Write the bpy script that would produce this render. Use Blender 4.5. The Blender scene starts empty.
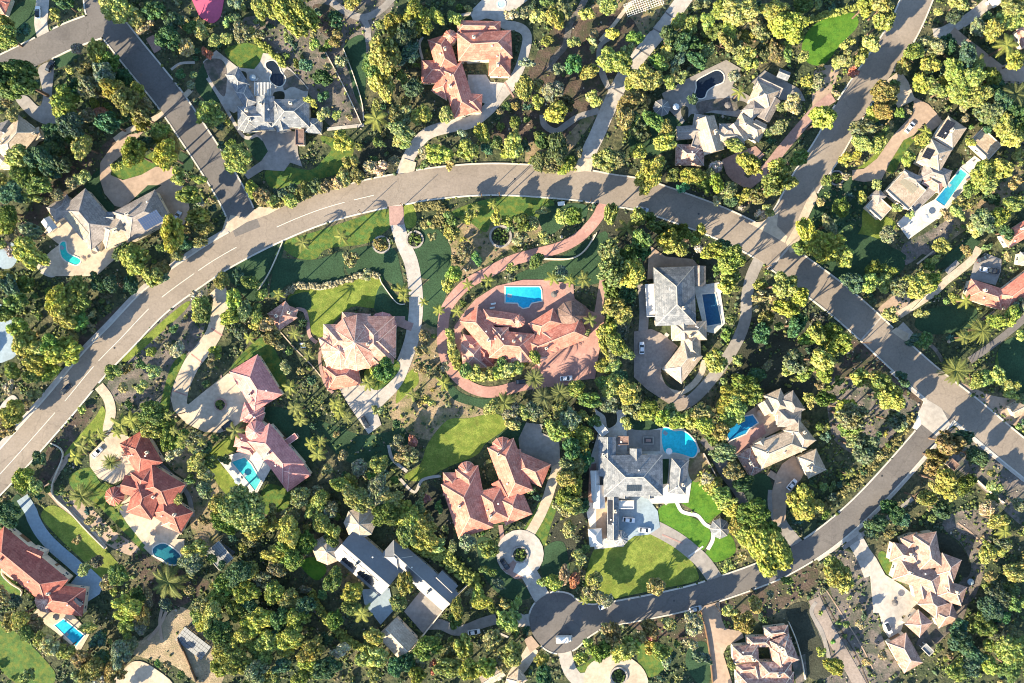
import bpy, math, random
import numpy as np
from mathutils import Vector, Matrix
from mathutils.geometry import tessellate_polygon
random.seed(11); rng = np.random.default_rng(7)
sc = bpy.context.scene; COL = sc.collection
MPP = 0.4; CAMH = 320.0
# ---------------------------------------------------------------- frames: where each traced sheet lies (x0, y0, pixels per unit)
FR = {'px': (0, 0, 1.0)}
for ci, cx in enumerate((0, 200, 400, 600, 814)):
    for ri, ry in enumerate((0, 136, 272, 408, 543)):
        FR['abcde'[ci] + str(ri)] = (cx, ry, 1024 / 210)
for k, (x, y, w) in dict(A=(0, 90, 120), B=(190, 40, 150), C=(650, 60, 150), D=(650, 130, 150), E=(855, 100, 150), F=(860, 150, 150),
        G=(904, 230, 120), H=(165, 340, 150), I=(175, 400, 150), J=(700, 370, 150), K=(700, 420, 150), L=(580, 400, 150), M=(580, 470, 150),
        N=(300, 500, 150), O=(350, 560, 150), P=(0, 515, 120), Q=(860, 510, 150), R=(860, 583, 150), S=(700, 583, 150), T=(930, 440, 94.5),
        U=(904, 0, 120), V=(904, 310, 120), W=(500, 583, 150), X=(300, 583, 120)).items():
    FR[k] = (x, y, 1024 / w)
def px(f, x, y):
    a, b, s = FR[f]; return a + x / s, b + y / s
def wp(f, x, y, z=0.0):            # a surveyed spot at height z -> metres on the site plan
    X, Y = px(f, x, y); k = (CAMH - z) / CAMH * MPP
    return Vector(((X - 512) * k, (341.5 - Y) * k, z))
def wl(f, d): return d / FR[f][2] * MPP
# ---------------------------------------------------------------- materials
MATS = {}
def nodes(name):
    m = bpy.data.materials.new(name); m.use_nodes = True
    nt = m.node_tree; b = nt.nodes['Principled BSDF']; b.inputs['Specular IOR Level'].default_value = 0.25
    return m, nt, b
def N(nt, t, **kw):
    n = nt.nodes.new(t)
    for k, v in kw.items():
        if k in n.inputs.keys() if isinstance(k, str) else False: n.inputs[k].default_value = v
        else: setattr(n, k, v)
    return n
def noise_col(nt, src, scale, stops, detail=5, rough=0.6):
    n = N(nt, 'ShaderNodeTexNoise'); n.inputs['Scale'].default_value = scale; n.inputs['Detail'].default_value = detail; n.inputs['Roughness'].default_value = rough
    nt.links.new(src, n.inputs['Vector']); r = N(nt, 'ShaderNodeValToRGB'); nt.links.new(n.outputs['Fac'], r.inputs['Fac'])
    el = r.color_ramp.elements
    while len(el) < len(stops): el.new(0.5)
    for e, (p, c) in zip(el, stops): e.position = p; e.color = (*c, 1) if len(c) == 3 else c
    return r.outputs['Color']
def mixc(nt, a, b, f, mode='MIX'):
    m = N(nt, 'ShaderNodeMix', data_type='RGBA', blend_type=mode)
    for s, v in ((m.inputs[0], f), (m.inputs[6], a), (m.inputs[7], b)):
        if isinstance(v, (int, float)): s.default_value = v
        elif isinstance(v, tuple): s.default_value = (*v, 1)
        else: nt.links.new(v, s)
    return m.outputs[2]
def mul(c, k): return tuple(min(1, x * k) for x in c)
def speckle(name, c, var=0.25, s1=0.08, s2=1.3, rough=0.85, bump=0.0, spec=0.25, tint=None, metal=0):
    if name in MATS: return MATS[name]
    m, nt, b = nodes(name); g = N(nt, 'ShaderNodeNewGeometry').outputs['Position']
    big = noise_col(nt, g, s1, [(0.3, mul(c, 1 - var)), (0.7, mul(c, 1 + var))])
    fine = noise_col(nt, g, s2, [(0.3, (1 - var,) * 3), (0.7, (1 + var * .6,) * 3)])
    col = mixc(nt, big, fine, 1.0, 'MULTIPLY')
    if tint: col = mixc(nt, col, tint, noise_col(nt, g, s1 * 2.3, [(0.45, (0, 0, 0)), (0.62, (1, 1, 1))]))
    nt.links.new(col, b.inputs['Base Color']); b.inputs['Roughness'].default_value = rough; b.inputs['Specular IOR Level'].default_value = spec; b.inputs['Metallic'].default_value = metal
    if bump:
        n = N(nt, 'ShaderNodeTexNoise'); n.inputs['Scale'].default_value = s2 * 1.5; n.inputs['Detail'].default_value = 6; nt.links.new(g, n.inputs['Vector'])
        bp = N(nt, 'ShaderNodeBump'); bp.inputs['Strength'].default_value = bump; bp.inputs['Distance'].default_value = 0.4
        nt.links.new(n.outputs['Fac'], bp.inputs['Height']); nt.links.new(bp.outputs['Normal'], b.inputs['Normal'])
    MATS[name] = m; return m
def tiled(name, c, c2, c3, cell=1.1, rough=0.8):       # clay tiles: mottled courses
    if name in MATS: return MATS[name]
    m, nt, b = nodes(name); g = N(nt, 'ShaderNodeNewGeometry').outputs['Position']
    v = N(nt, 'ShaderNodeTexVoronoi'); v.inputs['Scale'].default_value = 1 / cell; nt.links.new(g, v.inputs['Vector'])
    sep = N(nt, 'ShaderNodeSeparateColor'); nt.links.new(v.outputs['Color'], sep.inputs[0])
    r = N(nt, 'ShaderNodeValToRGB'); nt.links.new(sep.outputs[0], r.inputs['Fac']); el = r.color_ramp.elements
    el[0].position = 0; el[0].color = (*c2, 1); el[1].position = 1; el[1].color = (*c3, 1); e = el.new(0.5); e.color = (*c, 1)
    fine = noise_col(nt, g, 2.5, [(0.3, (.72,) * 3), (0.7, (1.2,) * 3)]); big = noise_col(nt, g, 0.15, [(0.35, (.82,) * 3), (0.65, (1.12,) * 3)])
    col = mixc(nt, mixc(nt, r.outputs['Color'], fine, 1.0, 'MULTIPLY'), big, 1.0, 'MULTIPLY')
    sx = N(nt, 'ShaderNodeSeparateXYZ'); nt.links.new(g, sx.inputs[0]); ma = N(nt, 'ShaderNodeMath', operation='MULTIPLY'); nt.links.new(sx.outputs[2], ma.inputs[0]); ma.inputs[1].default_value = 16.5
    sn = N(nt, 'ShaderNodeMath', operation='SINE'); nt.links.new(ma.outputs[0], sn.inputs[0]); cr = N(nt, 'ShaderNodeValToRGB'); nt.links.new(sn.outputs[0], cr.inputs['Fac']); cr.color_ramp.elements[0].color = (.8, .8, .8, 1); cr.color_ramp.elements[0].position = 0; cr.color_ramp.elements[1].position = .5
    col = mixc(nt, col, cr.outputs['Color'], .55, 'MULTIPLY'); col = mixc(nt, col, noise_col(nt, g, .45, [(.25, (.72, .7, .68)), (.45, (1, 1, 1))]), .6, 'MULTIPLY')
    nt.links.new(col, b.inputs['Base Color']); b.inputs['Roughness'].default_value = rough
    w = N(nt, 'ShaderNodeTexNoise'); w.inputs['Scale'].default_value = 3; nt.links.new(g, w.inputs['Vector'])
    bp = N(nt, 'ShaderNodeBump'); bp.inputs['Strength'].default_value = 0.5; bp.inputs['Distance'].default_value = 0.15
    nt.links.new(w.outputs['Fac'], bp.inputs['Height']); nt.links.new(bp.outputs['Normal'], b.inputs['Normal'])
    MATS[name] = m; return m
def foliage(name='leaves'):
    if name in MATS: return MATS[name]
    m, nt, b = nodes(name); oi = N(nt, 'ShaderNodeObjectInfo'); at = N(nt, 'ShaderNodeAttribute', attribute_name='tint')
    g = N(nt, 'ShaderNodeNewGeometry').outputs['Position']
    c = mixc(nt, oi.outputs['Color'], at.outputs['Color'], 1.0, 'MULTIPLY')
    c = mixc(nt, c, noise_col(nt, g, 1.6, [(0.3, (.6, .66, .6)), (0.7, (1.3, 1.25, 1.1))]), 1.0, 'MULTIPLY')
    nt.links.new(c, b.inputs['Base Color']); b.inputs['Roughness'].default_value = 0.75; b.inputs['Specular IOR Level'].default_value = 0.2
    tr = N(nt, 'ShaderNodeBsdfTranslucent'); nt.links.new(c, tr.inputs['Color']); mx = N(nt, 'ShaderNodeMixShader'); mx.inputs[0].default_value = 0.22
    out = nt.nodes['Material Output']; nt.links.new(b.outputs[0], mx.inputs[1]); nt.links.new(tr.outputs[0], mx.inputs[2]); nt.links.new(mx.outputs[0], out.inputs['Surface'])
    MATS[name] = m; return m
def cover_mat():
    m, nt, b = nodes('ground_cover'); at = N(nt, 'ShaderNodeAttribute', attribute_name='tint')
    g = N(nt, 'ShaderNodeNewGeometry').outputs['Position']
    c = mixc(nt, at.outputs['Color'], noise_col(nt, g, 2.2, [(0.3, (.6,) * 3), (0.7, (1.3,) * 3)]), 1.0, 'MULTIPLY')
    nt.links.new(c, b.inputs['Base Color']); b.inputs['Roughness'].default_value = 0.85; return m
def pool_mat(name, c, c2):
    if name in MATS: return MATS[name]
    m, nt, b = nodes(name); g = N(nt, 'ShaderNodeNewGeometry').outputs['Position']
    gc = N(nt, 'ShaderNodeTexCoord').outputs['Generated']; sg = N(nt, 'ShaderNodeSeparateXYZ'); nt.links.new(gc, sg.inputs[0]); rg = N(nt, 'ShaderNodeValToRGB'); nt.links.new(sg.outputs[0], rg.inputs['Fac']); rg.color_ramp.elements[0].color = (*c, 1); rg.color_ramp.elements[1].color = (*c2, 1); rg.color_ramp.elements[0].position = .25
    col = mixc(nt, rg.outputs['Color'], noise_col(nt, g, 1.2, [(0.35, (.85,) * 3), (0.65, (1.12,) * 3)]), 1.0, 'MULTIPLY')
    nt.links.new(col, b.inputs['Base Color']); b.inputs['Roughness'].default_value = 0.08; b.inputs['IOR'].default_value = 1.33; b.inputs['Specular IOR Level'].default_value = 0.5
    w = N(nt, 'ShaderNodeTexNoise'); w.inputs['Scale'].default_value = 1.2; nt.links.new(g, w.inputs['Vector'])
    bp = N(nt, 'ShaderNodeBump'); bp.inputs['Strength'].default_value = 0.25; bp.inputs['Distance'].default_value = 0.1
    nt.links.new(w.outputs['Fac'], bp.inputs['Height']); nt.links.new(bp.outputs['Normal'], b.inputs['Normal'])
    MATS[name] = m; return m
def flat(name, c, rough=0.6, metal=0, spec=0.3):
    if name in MATS: return MATS[name]
    m, nt, b = nodes(name); g = N(nt, 'ShaderNodeNewGeometry').outputs['Position']
    nt.links.new(noise_col(nt, g, 3.0, [(0.3, mul(c, .85)), (0.7, mul(c, 1.1))]), b.inputs['Base Color'])
    b.inputs['Roughness'].default_value = rough; b.inputs['Metallic'].default_value = metal; b.inputs['Specular IOR Level'].default_value = spec; MATS[name] = m; return m
LEAF = foliage(); BARK = speckle('bark', (.16, .11, .08), .35, .5, 4)
# surfaces
def ground_mat():
    m, nt, b = nodes('scrubby soil'); g = N(nt, 'ShaderNodeNewGeometry').outputs['Position']
    a = noise_col(nt, g, 0.035, [(0.3, (.032, .055, .032)), (0.47, (.055, .07, .036)), (0.58, (.105, .10, .06)), (0.74, (.22, .18, .12))], 8, .62)
    c = mixc(nt, a, noise_col(nt, g, 0.5, [(0.35, (.35, .42, .45)), (0.5, (.9, .92, .88)), (0.68, (1.6, 1.5, 1.3))], 8, .7), 1.0, 'MULTIPLY')
    nt.links.new(c, b.inputs['Base Color']); b.inputs['Roughness'].default_value = .95
    w = N(nt, 'ShaderNodeTexNoise'); w.inputs['Scale'].default_value = .9; w.inputs['Detail'].default_value = 8; nt.links.new(g, w.inputs['Vector'])
    bp = N(nt, 'ShaderNodeBump'); bp.inputs['Strength'].default_value = .7; bp.inputs['Distance'].default_value = .6
    nt.links.new(w.outputs['Fac'], bp.inputs['Height']); nt.links.new(bp.outputs['Normal'], b.inputs['Normal']); return m
def road_mat(name, c):
    m, nt, b = nodes(name); g = N(nt, 'ShaderNodeNewGeometry').outputs['Position']
    col = mixc(nt, noise_col(nt, g, .06, [(.3, mul(c, .86)), (.7, mul(c, 1.12))]), noise_col(nt, g, 1.4, [(.3, (.86,) * 3), (.7, (1.1,) * 3)]), 1.0, 'MULTIPLY')
    w = N(nt, 'ShaderNodeTexNoise'); w.inputs['Scale'].default_value = .5; w.inputs['Detail'].default_value = 3; nt.links.new(g, w.inputs['Vector'])
    ad = N(nt, 'ShaderNodeVectorMath', operation='MULTIPLY_ADD'); nt.links.new(w.outputs['Color'], ad.inputs[0]); ad.inputs[1].default_value = (3, 3, 0); nt.links.new(g, ad.inputs[2])
    v = N(nt, 'ShaderNodeTexVoronoi', feature='DISTANCE_TO_EDGE'); v.inputs['Scale'].default_value = .085; nt.links.new(ad.outputs[0], v.inputs['Vector'])
    r = N(nt, 'ShaderNodeValToRGB'); nt.links.new(v.outputs['Distance'], r.inputs['Fac']); r.color_ramp.elements[0].position = .006; r.color_ramp.elements[0].color = (.82, .82, .82, 1); r.color_ramp.elements[1].position = .012; r.color_ramp.elements[1].color = (1, 1, 1, 1)
    col = mixc(nt, col, r.outputs['Color'], .8, 'MULTIPLY')
    vv = N(nt, 'ShaderNodeTexVoronoi'); vv.inputs['Scale'].default_value = .05; vv.distance = 'CHEBYCHEV'; nt.links.new(g, vv.inputs['Vector']); sp = N(nt, 'ShaderNodeSeparateColor'); nt.links.new(vv.outputs['Color'], sp.inputs[0])
    rr = N(nt, 'ShaderNodeValToRGB'); rr.color_ramp.interpolation = 'CONSTANT'; nt.links.new(sp.outputs[0], rr.inputs['Fac']); rr.color_ramp.elements[0].color = (.88, .88, .9, 1); rr.color_ramp.elements[1].position = .16; rr.color_ramp.elements[1].color = (1, 1, 1, 1)
    col = mixc(nt, col, rr.outputs['Color'], .7, 'MULTIPLY'); col = mixc(nt, col, noise_col(nt, g, .3, [(.25, (.8, .8, .8)), (.42, (1, 1, 1))]), .8, 'MULTIPLY')
    nt.links.new(col, b.inputs['Base Color']); b.inputs['Roughness'].default_value = .92; return m
SM = {
 'asphalt': road_mat('asphalt', (.25, .213, .178)),
 'asphalt2': road_mat('dark asphalt', (.145, .135, .13)),  # tone darkened for the shade lying over the side streets
 'conc': speckle('pale concrete', (.40, .37, .335), .2, .09, .6, .85, .05),
 'conc2': speckle('grey concrete', (.27, .25, .23), .2, .07, .6, .85, .05),
 'cream': speckle('cream paving', (.47, .39, .30), .2, .09, .7, .85),
 'white': speckle('white paving', (.55, .53, .49), .2, .12, .9, .7),
 'tan': speckle('tan paving', (.36, .27, .205), .18, .09, .7, .85),
 'brick': speckle('red brick paving', (.41, .235, .20), .22, .1, 1.2, .85, tint=(.34, .19, .165)),
 'pink': speckle('pink paving', (.34, .22, .19), .2, .1, 1.1, .85),
 'magenta': speckle('magenta court', (.5, .10, .18), .1, .1, 1, .8),
 'teal': speckle('blue grey court', (.26, .33, .38), .15, .1, 1, .8),
 'lawn': speckle('mown lawn', (.065, .13, .03), .36, .2, 1.8, .95, .3, tint=(.13, .155, .03)),
 'lawnb': speckle('bright turf', (.065, .165, .018), .34, .2, 1.8, .95, .3, tint=(.09, .19, .02)),
 'lawny': speckle('yellow green lawn', (.175, .215, .04), .36, .2, 1.8, .95, .3, tint=(.11, .16, .025)),
 'lawnd': speckle('lawn with painted shade', (.032, .07, .034), .3, .09, 1.3, .95, .3),  # lawn colour darkened to carry the shade over it
 'dry': speckle('dry slope soil', (.27, .205, .13), .33, .09, 1.0, .95, .5, tint=(.14, .14, .06)),
 'soil': speckle('brown soil', (.095, .07, .056), .45, .09, 1.0, .95, .5, tint=(.055, .062, .035)),  # brown soil, darkened to stand in for hillside shade
 'gsoil': speckle('grey brown soil', (.17, .145, .13), .32, .09, 1.0, .95, .5, tint=(.07, .08, .06)),
 'taupe': speckle('taupe pavers', (.27, .225, .195), .22, .1, 1.1, .85), 'sand': speckle('sandy lot', (.34, .265, .175), .35, .12, 1.2, .95, .6, tint=(.25, .21, .13)),
 'dark': speckle('dark bed and painted shade', (.045, .05, .035), .35, .1, 1.2, .95, .5),  # dark beds, and shade painted into the ground of unlit slopes
}
ROOF = {
 'terra': tiled('terracotta tiles', (.56, .215, .155), (.47, .165, .12), (.62, .27, .20)),
 'pinkr': tiled('pink clay tiles', (.57, .245, .225), (.5, .21, .195), (.62, .285, .26)),
 'red': tiled('deep red tiles', (.38, .115, .085), (.31, .09, .07), (.44, .15, .11)),
 'peach': tiled('peach clay tiles', (.52, .28, .22), (.41, .2, .155), (.58, .34, .275)),
 'salmon': tiled('salmon tiles', (.42, .27, .21), (.33, .2, .155), (.5, .33, .26)),
 'mott': tiled('mottled clay tiles', (.42, .25, .2), (.24, .13, .11), (.56, .38, .31), .8),
 'tanr': tiled('tan shingles', (.46, .37, .28), (.39, .31, .235), (.53, .43, .33)),
 'greyr': tiled('light grey shingles', (.20, .215, .235), (.15, .165, .185), (.27, .28, .295)),
 'dkgrey': tiled('slate tiles', (.30, .265, .24), (.24, .21, .19), (.35, .31, .28)),
 'metal': speckle('grey seamed roofing', (.17, .175, .185), .1, .2, .9, .5, spec=.4),
 'wht': speckle('white membrane roof', (.58, .56, .52), .14, .12, .9, .6),
 'brown': tiled('brown tiles', (.24, .16, .13), (.18, .12, .1), (.3, .2, .17)),
}
WALLM = speckle('cream stucco', (.62, .54, .43), .08, .3, 2, .9); WHITE = flat('white paint', (.75, .74, .71)); GLASS = flat('window glass', (.03, .04, .05), .1, 0, .6)
WOOD = flat('brown timber', (.2, .12, .07)); BLACK = flat('black solar glass', (.018, .02, .028), .25, 0, .5); BLUEP = flat('blue solar glass', (.05, .08, .16), .25, 0, .5)
STONE = speckle('rubble stone', (.33, .3, .27), .3, .4, 2.5, .9); METAL = flat('dark steel', (.08, .08, .08), .4, .6)
# ---------------------------------------------------------------- objects
def link(name, me, mat=None, parent=None):
    o = bpy.data.objects.new(name, me); COL.objects.link(o)
    if mat is not None and me is not None and not me.materials: me.materials.append(mat)
    if parent: o.parent = parent
    return o
def mesh(name, V, F, mat=None, parent=None, smooth=False):
    me = bpy.data.meshes.new(name); me.from_pydata([tuple(v) for v in V], [], F); me.validate()
    if smooth: me.polygons.foreach_set('use_smooth', [True] * len(me.polygons))
    return link(name, me, mat, parent)
def empty(name, loc=(0, 0, 0), rz=0):
    o = bpy.data.objects.new(name, None); COL.objects.link(o); o.location = loc; o.rotation_euler = (0, 0, rz); o.empty_display_size = .5; return o
def tag(o, label=None, cat=None, group=None, kind=None):
    if label: o['label'] = label
    if cat: o['category'] = cat
    if group: o['group'] = group
    if kind: o['kind'] = kind
    return o
class MB:
    def __init__(s): s.V = []; s.F = []
    def add(s, V, F):
        n = len(s.V); s.V += [tuple(v) for v in V]; s.F += [tuple(i + n for i in f) for f in F]; return s
    def box(s, x0, x1, y0, y1, z0, z1, M=None):
        V = [Vector(p) for p in ((x0, y0, z0), (x1, y0, z0), (x1, y1, z0), (x0, y1, z0), (x0, y0, z1), (x1, y0, z1), (x1, y1, z1), (x0, y1, z1))]
        if M is not None: V = [M @ v for v in V]
        return s.add(V, [(3, 2, 1, 0), (4, 5, 6, 7), (0, 1, 5, 4), (1, 2, 6, 5), (2, 3, 7, 6), (3, 0, 4, 7)])
    def bar(s, a, b, w, h):
        a = Vector(a); b = Vector(b); d = (b - a).normalized(); n = d.cross(Vector((0, 0, 1)))
        n = n.normalized() * w / 2 if n.length > 1e-4 else Vector((w / 2, 0, 0)); u = n.cross(d).normalized() * h / 2
        V = [a - n - u, a + n - u, a + n + u, a - n + u, b - n - u, b + n - u, b + n + u, b - n + u]
        return s.add(V, [(0, 1, 2, 3), (7, 6, 5, 4), (0, 4, 5, 1), (1, 5, 6, 2), (2, 6, 7, 3), (3, 7, 4, 0)])
    def cyl(s, c, r0, r1, z0, z1, n=12, M=None):
        V = [Vector((c[0] + r * math.cos(2 * math.pi * i / n), c[1] + r * math.sin(2 * math.pi * i / n), z)) for r, z in ((r0, z0), (r1, z1)) for i in range(n)]
        if M is not None: V = [M @ v for v in V]
        return s.add(V, [(i, (i + 1) % n, n + (i + 1) % n, n + i) for i in range(n)] + [tuple(range(n))[::-1], tuple(range(n, 2 * n))])
    def tube(s, pts, rad, n=7):
        rings = []
        for i, (p, r) in enumerate(zip(pts, rad)):
            p = Vector(p); d = (Vector(pts[min(i + 1, len(pts) - 1)]) - Vector(pts[max(i - 1, 0)])).normalized()
            a = d.cross(Vector((1, .13, 0))).normalized(); b = d.cross(a)
            rings.append([p + (a * math.cos(2 * math.pi * k / n) + b * math.sin(2 * math.pi * k / n)) * r for k in range(n)])
        V = [v for q in rings for v in q]; F = [(i * n + k, i * n + (k + 1) % n, (i + 1) * n + (k + 1) % n, (i + 1) * n + k) for i in range(len(rings) - 1) for k in range(n)]
        return s.add(V, F + [tuple(range((len(rings) - 1) * n, len(rings) * n))])
    def build(s, name, mat=None, parent=None, smooth=False): return mesh(name, s.V, s.F, mat, parent, smooth)
def catmull(P, closed=False, k=5):
    n = len(P); out = []
    for i in range(n if closed else n - 1):
        g = (lambda j: P[j % n]) if closed else (lambda j: P[max(0, min(n - 1, j))])
        a, b, c, d = (Vector(g(i + t)) for t in (-1, 0, 1, 2))
        for q in range(k):
            t = q / k; out.append(.5 * ((2 * b) + (c - a) * t + (2 * a - 5 * b + 4 * c - d) * t * t + (3 * b - a - 3 * c + d) * t ** 3))
    if not closed: out.append(Vector(P[-1]))
    return out
# ---------------------------------------------------------------- site raster: which surface lies on top where (1 cell = 0.4 m)
PAD = 90; GW, GH = 1024 + 2 * PAD, 683 + 2 * PAD
GZ = np.zeros((GH, GW)); GK = np.zeros((GH, GW), dtype=np.uint8)   # 0 wild 1 patch 2 lawn 3 paved 4 road 5 building 6 water
def cell(p): return int(round(p[0] / MPP + 512 + PAD)), int(round(341.5 - p[1] / MPP + PAD))
def kind_at(p):
    i, j = cell(p); return int(GK[j, i]) if 0 <= i < GW and 0 <= j < GH else 0
def z_at(p):
    i, j = cell(p); return float(GZ[j, i]) if 0 <= i < GW and 0 <= j < GH else 0.0
def raster(poly, k, z):
    xs = np.array([p[0] / MPP + 512 + PAD for p in poly]); ys = np.array([341.5 - p[1] / MPP + PAD for p in poly])
    x0, x1 = max(0, int(xs.min()) - 1), min(GW, int(xs.max()) + 2); y0, y1 = max(0, int(ys.min()) - 1), min(GH, int(ys.max()) + 2)
    if x1 <= x0 or y1 <= y0: return
    X, Y = np.meshgrid(np.arange(x0, x1), np.arange(y0, y1)); ins = np.zeros(X.shape, bool)
    for i in range(len(xs)):
        j = i - 1; yi, yj, xi, xj = ys[i], ys[j], xs[i], xs[j]
        if yi == yj: continue
        ins ^= ((yi > Y) != (yj > Y)) & (X < (xj - xi) * (Y - yi) / (yj - yi) + xi)
    GK[y0:y1, x0:x1][ins] = k; GZ[y0:y1, x0:x1][ins] = z
def sheet(name, poly, z, mat, k, kind='structure', bottom=-.05):
    P = [Vector((p[0], p[1], z)) for p in poly]; tris = tessellate_polygon([P]); n = len(P)
    V = P + [Vector((p.x, p.y, bottom)) for p in P]; F = []
    for t in tris:
        a, b, c = (P[i] for i in t); F.append(t if (b - a).cross(c - a).z > 0 else t[::-1])
    area = sum(P[i - 1].x * P[i].y - P[i].x * P[i - 1].y for i in range(n))
    for i in range(n):
        j = (i + 1) % n; F.append((i, i + n, j + n, j) if area > 0 else (j, j + n, i + n, i))
    raster(poly, k, z); return tag(mesh(name, V, F, mat), kind=kind)
def ribbon_poly(pts, w, closed=False):
    L, R = [], []
    for i, p in enumerate(pts):
        d = (pts[min(i + 1, len(pts) - 1)] - pts[max(i - 1, 0)]).normalized(); n = Vector((-d.y, d.x, 0)) * w / 2
        L.append(p + n); R.append(p - n)
    return L + R[::-1]
def ribbon(name, pts, w, z, mat, k):
    n = len(pts); q = ribbon_poly(pts, w); L = q[:n]; R = q[n:][::-1]; V = []; F = []
    for zz in (z, -.05): V += [(p.x, p.y, zz) for p in L] + [(p.x, p.y, zz) for p in R]
    for i in range(n - 1):
        F.append((i, n + i, n + i + 1, i + 1)); F.append((i, i + 1, 2 * n + i + 1, 2 * n + i)); F.append((n + i + 1, n + i, 3 * n + i, 3 * n + i + 1))
    F.append((0, 2 * n, 3 * n, n)); F.append((n - 1, 2 * n - 1, 4 * n - 1, 3 * n - 1))
    raster(q, k, z); return tag(mesh(name, V, F, mat), kind='structure')
# ================================================================ SURVEY of the place
# soils / beds: frame, outline, material
PATCH = [
 ('px', [(600,0),(665,0),(560,165),(525,160),(545,90),(570,40)], 'dry'), ('px', [(545,150),(590,110),(640,50),(620,10),(560,20),(520,100)], 'soil'),
 ('a4', [(630,520),(760,420),(870,310),(1000,390),(1100,500),(1080,683),(960,683),(850,600),(700,560)], 'sand'),
 ('e4', [(0,250),(60,230),(200,480),(330,683),(100,720),(0,560)], 'gsoil'), ('e4', [(60,60),(220,60),(280,150),(330,450),(420,640),(260,700),(130,400)], 'gsoil'),
 ('d4', [(585,290),(720,240),(880,175),(1030,90),(1060,200),(930,290),(800,370),(700,390),(610,415)], 'soil'),
 ('e2', [(140,400),(230,330),(420,500),(560,600),(540,683),(450,760),(300,800),(100,720),(60,560)], 'soil'), ('e3', [(100,-150),(500,-30),(440,100),(300,250),(150,200),(80,100)], 'gsoil'),  # right slope field, its hillside shade put into the soil colour
 ('e3', [(700,100),(860,230),(1060,370),(1060,600),(780,360),(640,250),(610,140)], 'gsoil'), ('Q', [(560,90),(640,20),(800,0),(900,120),(880,260),(810,330),(850,400),(800,560),(740,640),(640,683),(560,640),(700,470),(760,380),(690,230),(600,160)], 'gsoil'),
 ('c2', [(60,300),(190,260),(200,500),(300,620),(420,683),(420,760),(200,830),(0,760),(-60,640),(20,520)], 'dry'), ('b3', [(560,60),(780,130),(900,120),(1000,100),(1000,250),(800,290),(640,200)], 'lawnd'),
 ('b0', [(200,100),(400,60),(560,0),(940,0),(830,200),(800,520),(780,600),(640,620),(520,440),(340,240)], 'gsoil'), ('b0', [(560,20),(700,60),(640,180),(560,120)], 'soil'),
 ('a1', [(330,150),(480,60),(560,0),(600,0),(500,130),(400,260),(250,360),(130,500),(60,560),(0,560),(120,400),(200,280)], 'soil'), ('a2', [(380,330),(560,180),(720,60),(760,60),(560,240),(420,390)], 'soil'),
 ('a3', [(210,350),(300,200),(340,240),(260,400),(420,470),(560,600),(680,683),(640,720),(480,640),(280,470)], 'tan'), ('a3', [(240,180),(330,60),(400,0),(470,0),(320,220),(230,370),(190,330)], 'soil'),
 ('a3', [(800,200),(1024,130),(1024,300),(960,420),(1030,560),(980,560),(930,380),(840,300)], 'dry'), ('b3', [(-60,250),(60,280),(100,520),(60,700),(-40,600)], 'dry'), ('a4', [(640,60),(720,60),(900,140),(1024,200),(900,300),(780,330),(700,200)], 'soil'),
 ('F', [(600,430),(760,390),(1024,180),(1024,330),(700,560),(560,640)], 'dry'), ('F', [(360,640),(560,500),(640,470),(600,620),(480,720)], 'gsoil'), ('G', [(0,120),(260,20),(180,180),(0,300)], 'gsoil'),
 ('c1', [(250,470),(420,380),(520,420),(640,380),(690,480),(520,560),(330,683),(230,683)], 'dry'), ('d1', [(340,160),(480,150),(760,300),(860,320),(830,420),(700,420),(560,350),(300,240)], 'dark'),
 ('d1', [(120,360),(560,520),(720,590),(720,683),(0,683),(0,380)], 'dark'), ('d2', [(720,230),(1024,230),(1024,600),(640,600),(660,400)], 'dark'), ('c3', [(820,0),(920,0),(900,683),(740,683),(770,300)], 'dark'), ('c3', [(20,380),(190,400),(260,640),(120,683),(20,683),(0,500)], 'dark'),  # dark ground here includes hillside shade painted on flat soil
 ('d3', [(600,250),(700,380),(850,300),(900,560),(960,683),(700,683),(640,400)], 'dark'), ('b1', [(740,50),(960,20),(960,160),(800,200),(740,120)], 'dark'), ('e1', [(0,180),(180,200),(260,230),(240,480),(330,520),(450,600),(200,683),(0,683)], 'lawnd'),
 ('c0', [(560,430),(640,440),(650,683),(420,683),(500,560)], 'soil'), ('e0', [(0,350),(120,330),(60,500),(0,560)], 'tan'), ('a2', [(820,160),(960,40),(1010,60),(990,300),(870,560),(770,683),(640,683),(520,560),(640,420)], 'gsoil'),
 ('U', [(840,560),(1024,540),(1024,700),(800,700)], 'tan'), ('e2', [(700,540),(860,600),(1024,640),(1060,760),(860,700)], 'tan'), ('d4', [(110,350),(480,320),(530,420),(520,560),(380,470),(200,430)], 'soil'),
 ('e2', [(300,190),(480,60),(430,220),(330,240)], 'tan'), ('G', [(0,480),(60,560),(0,683),(-60,600)], 'tan'),
]
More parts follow.
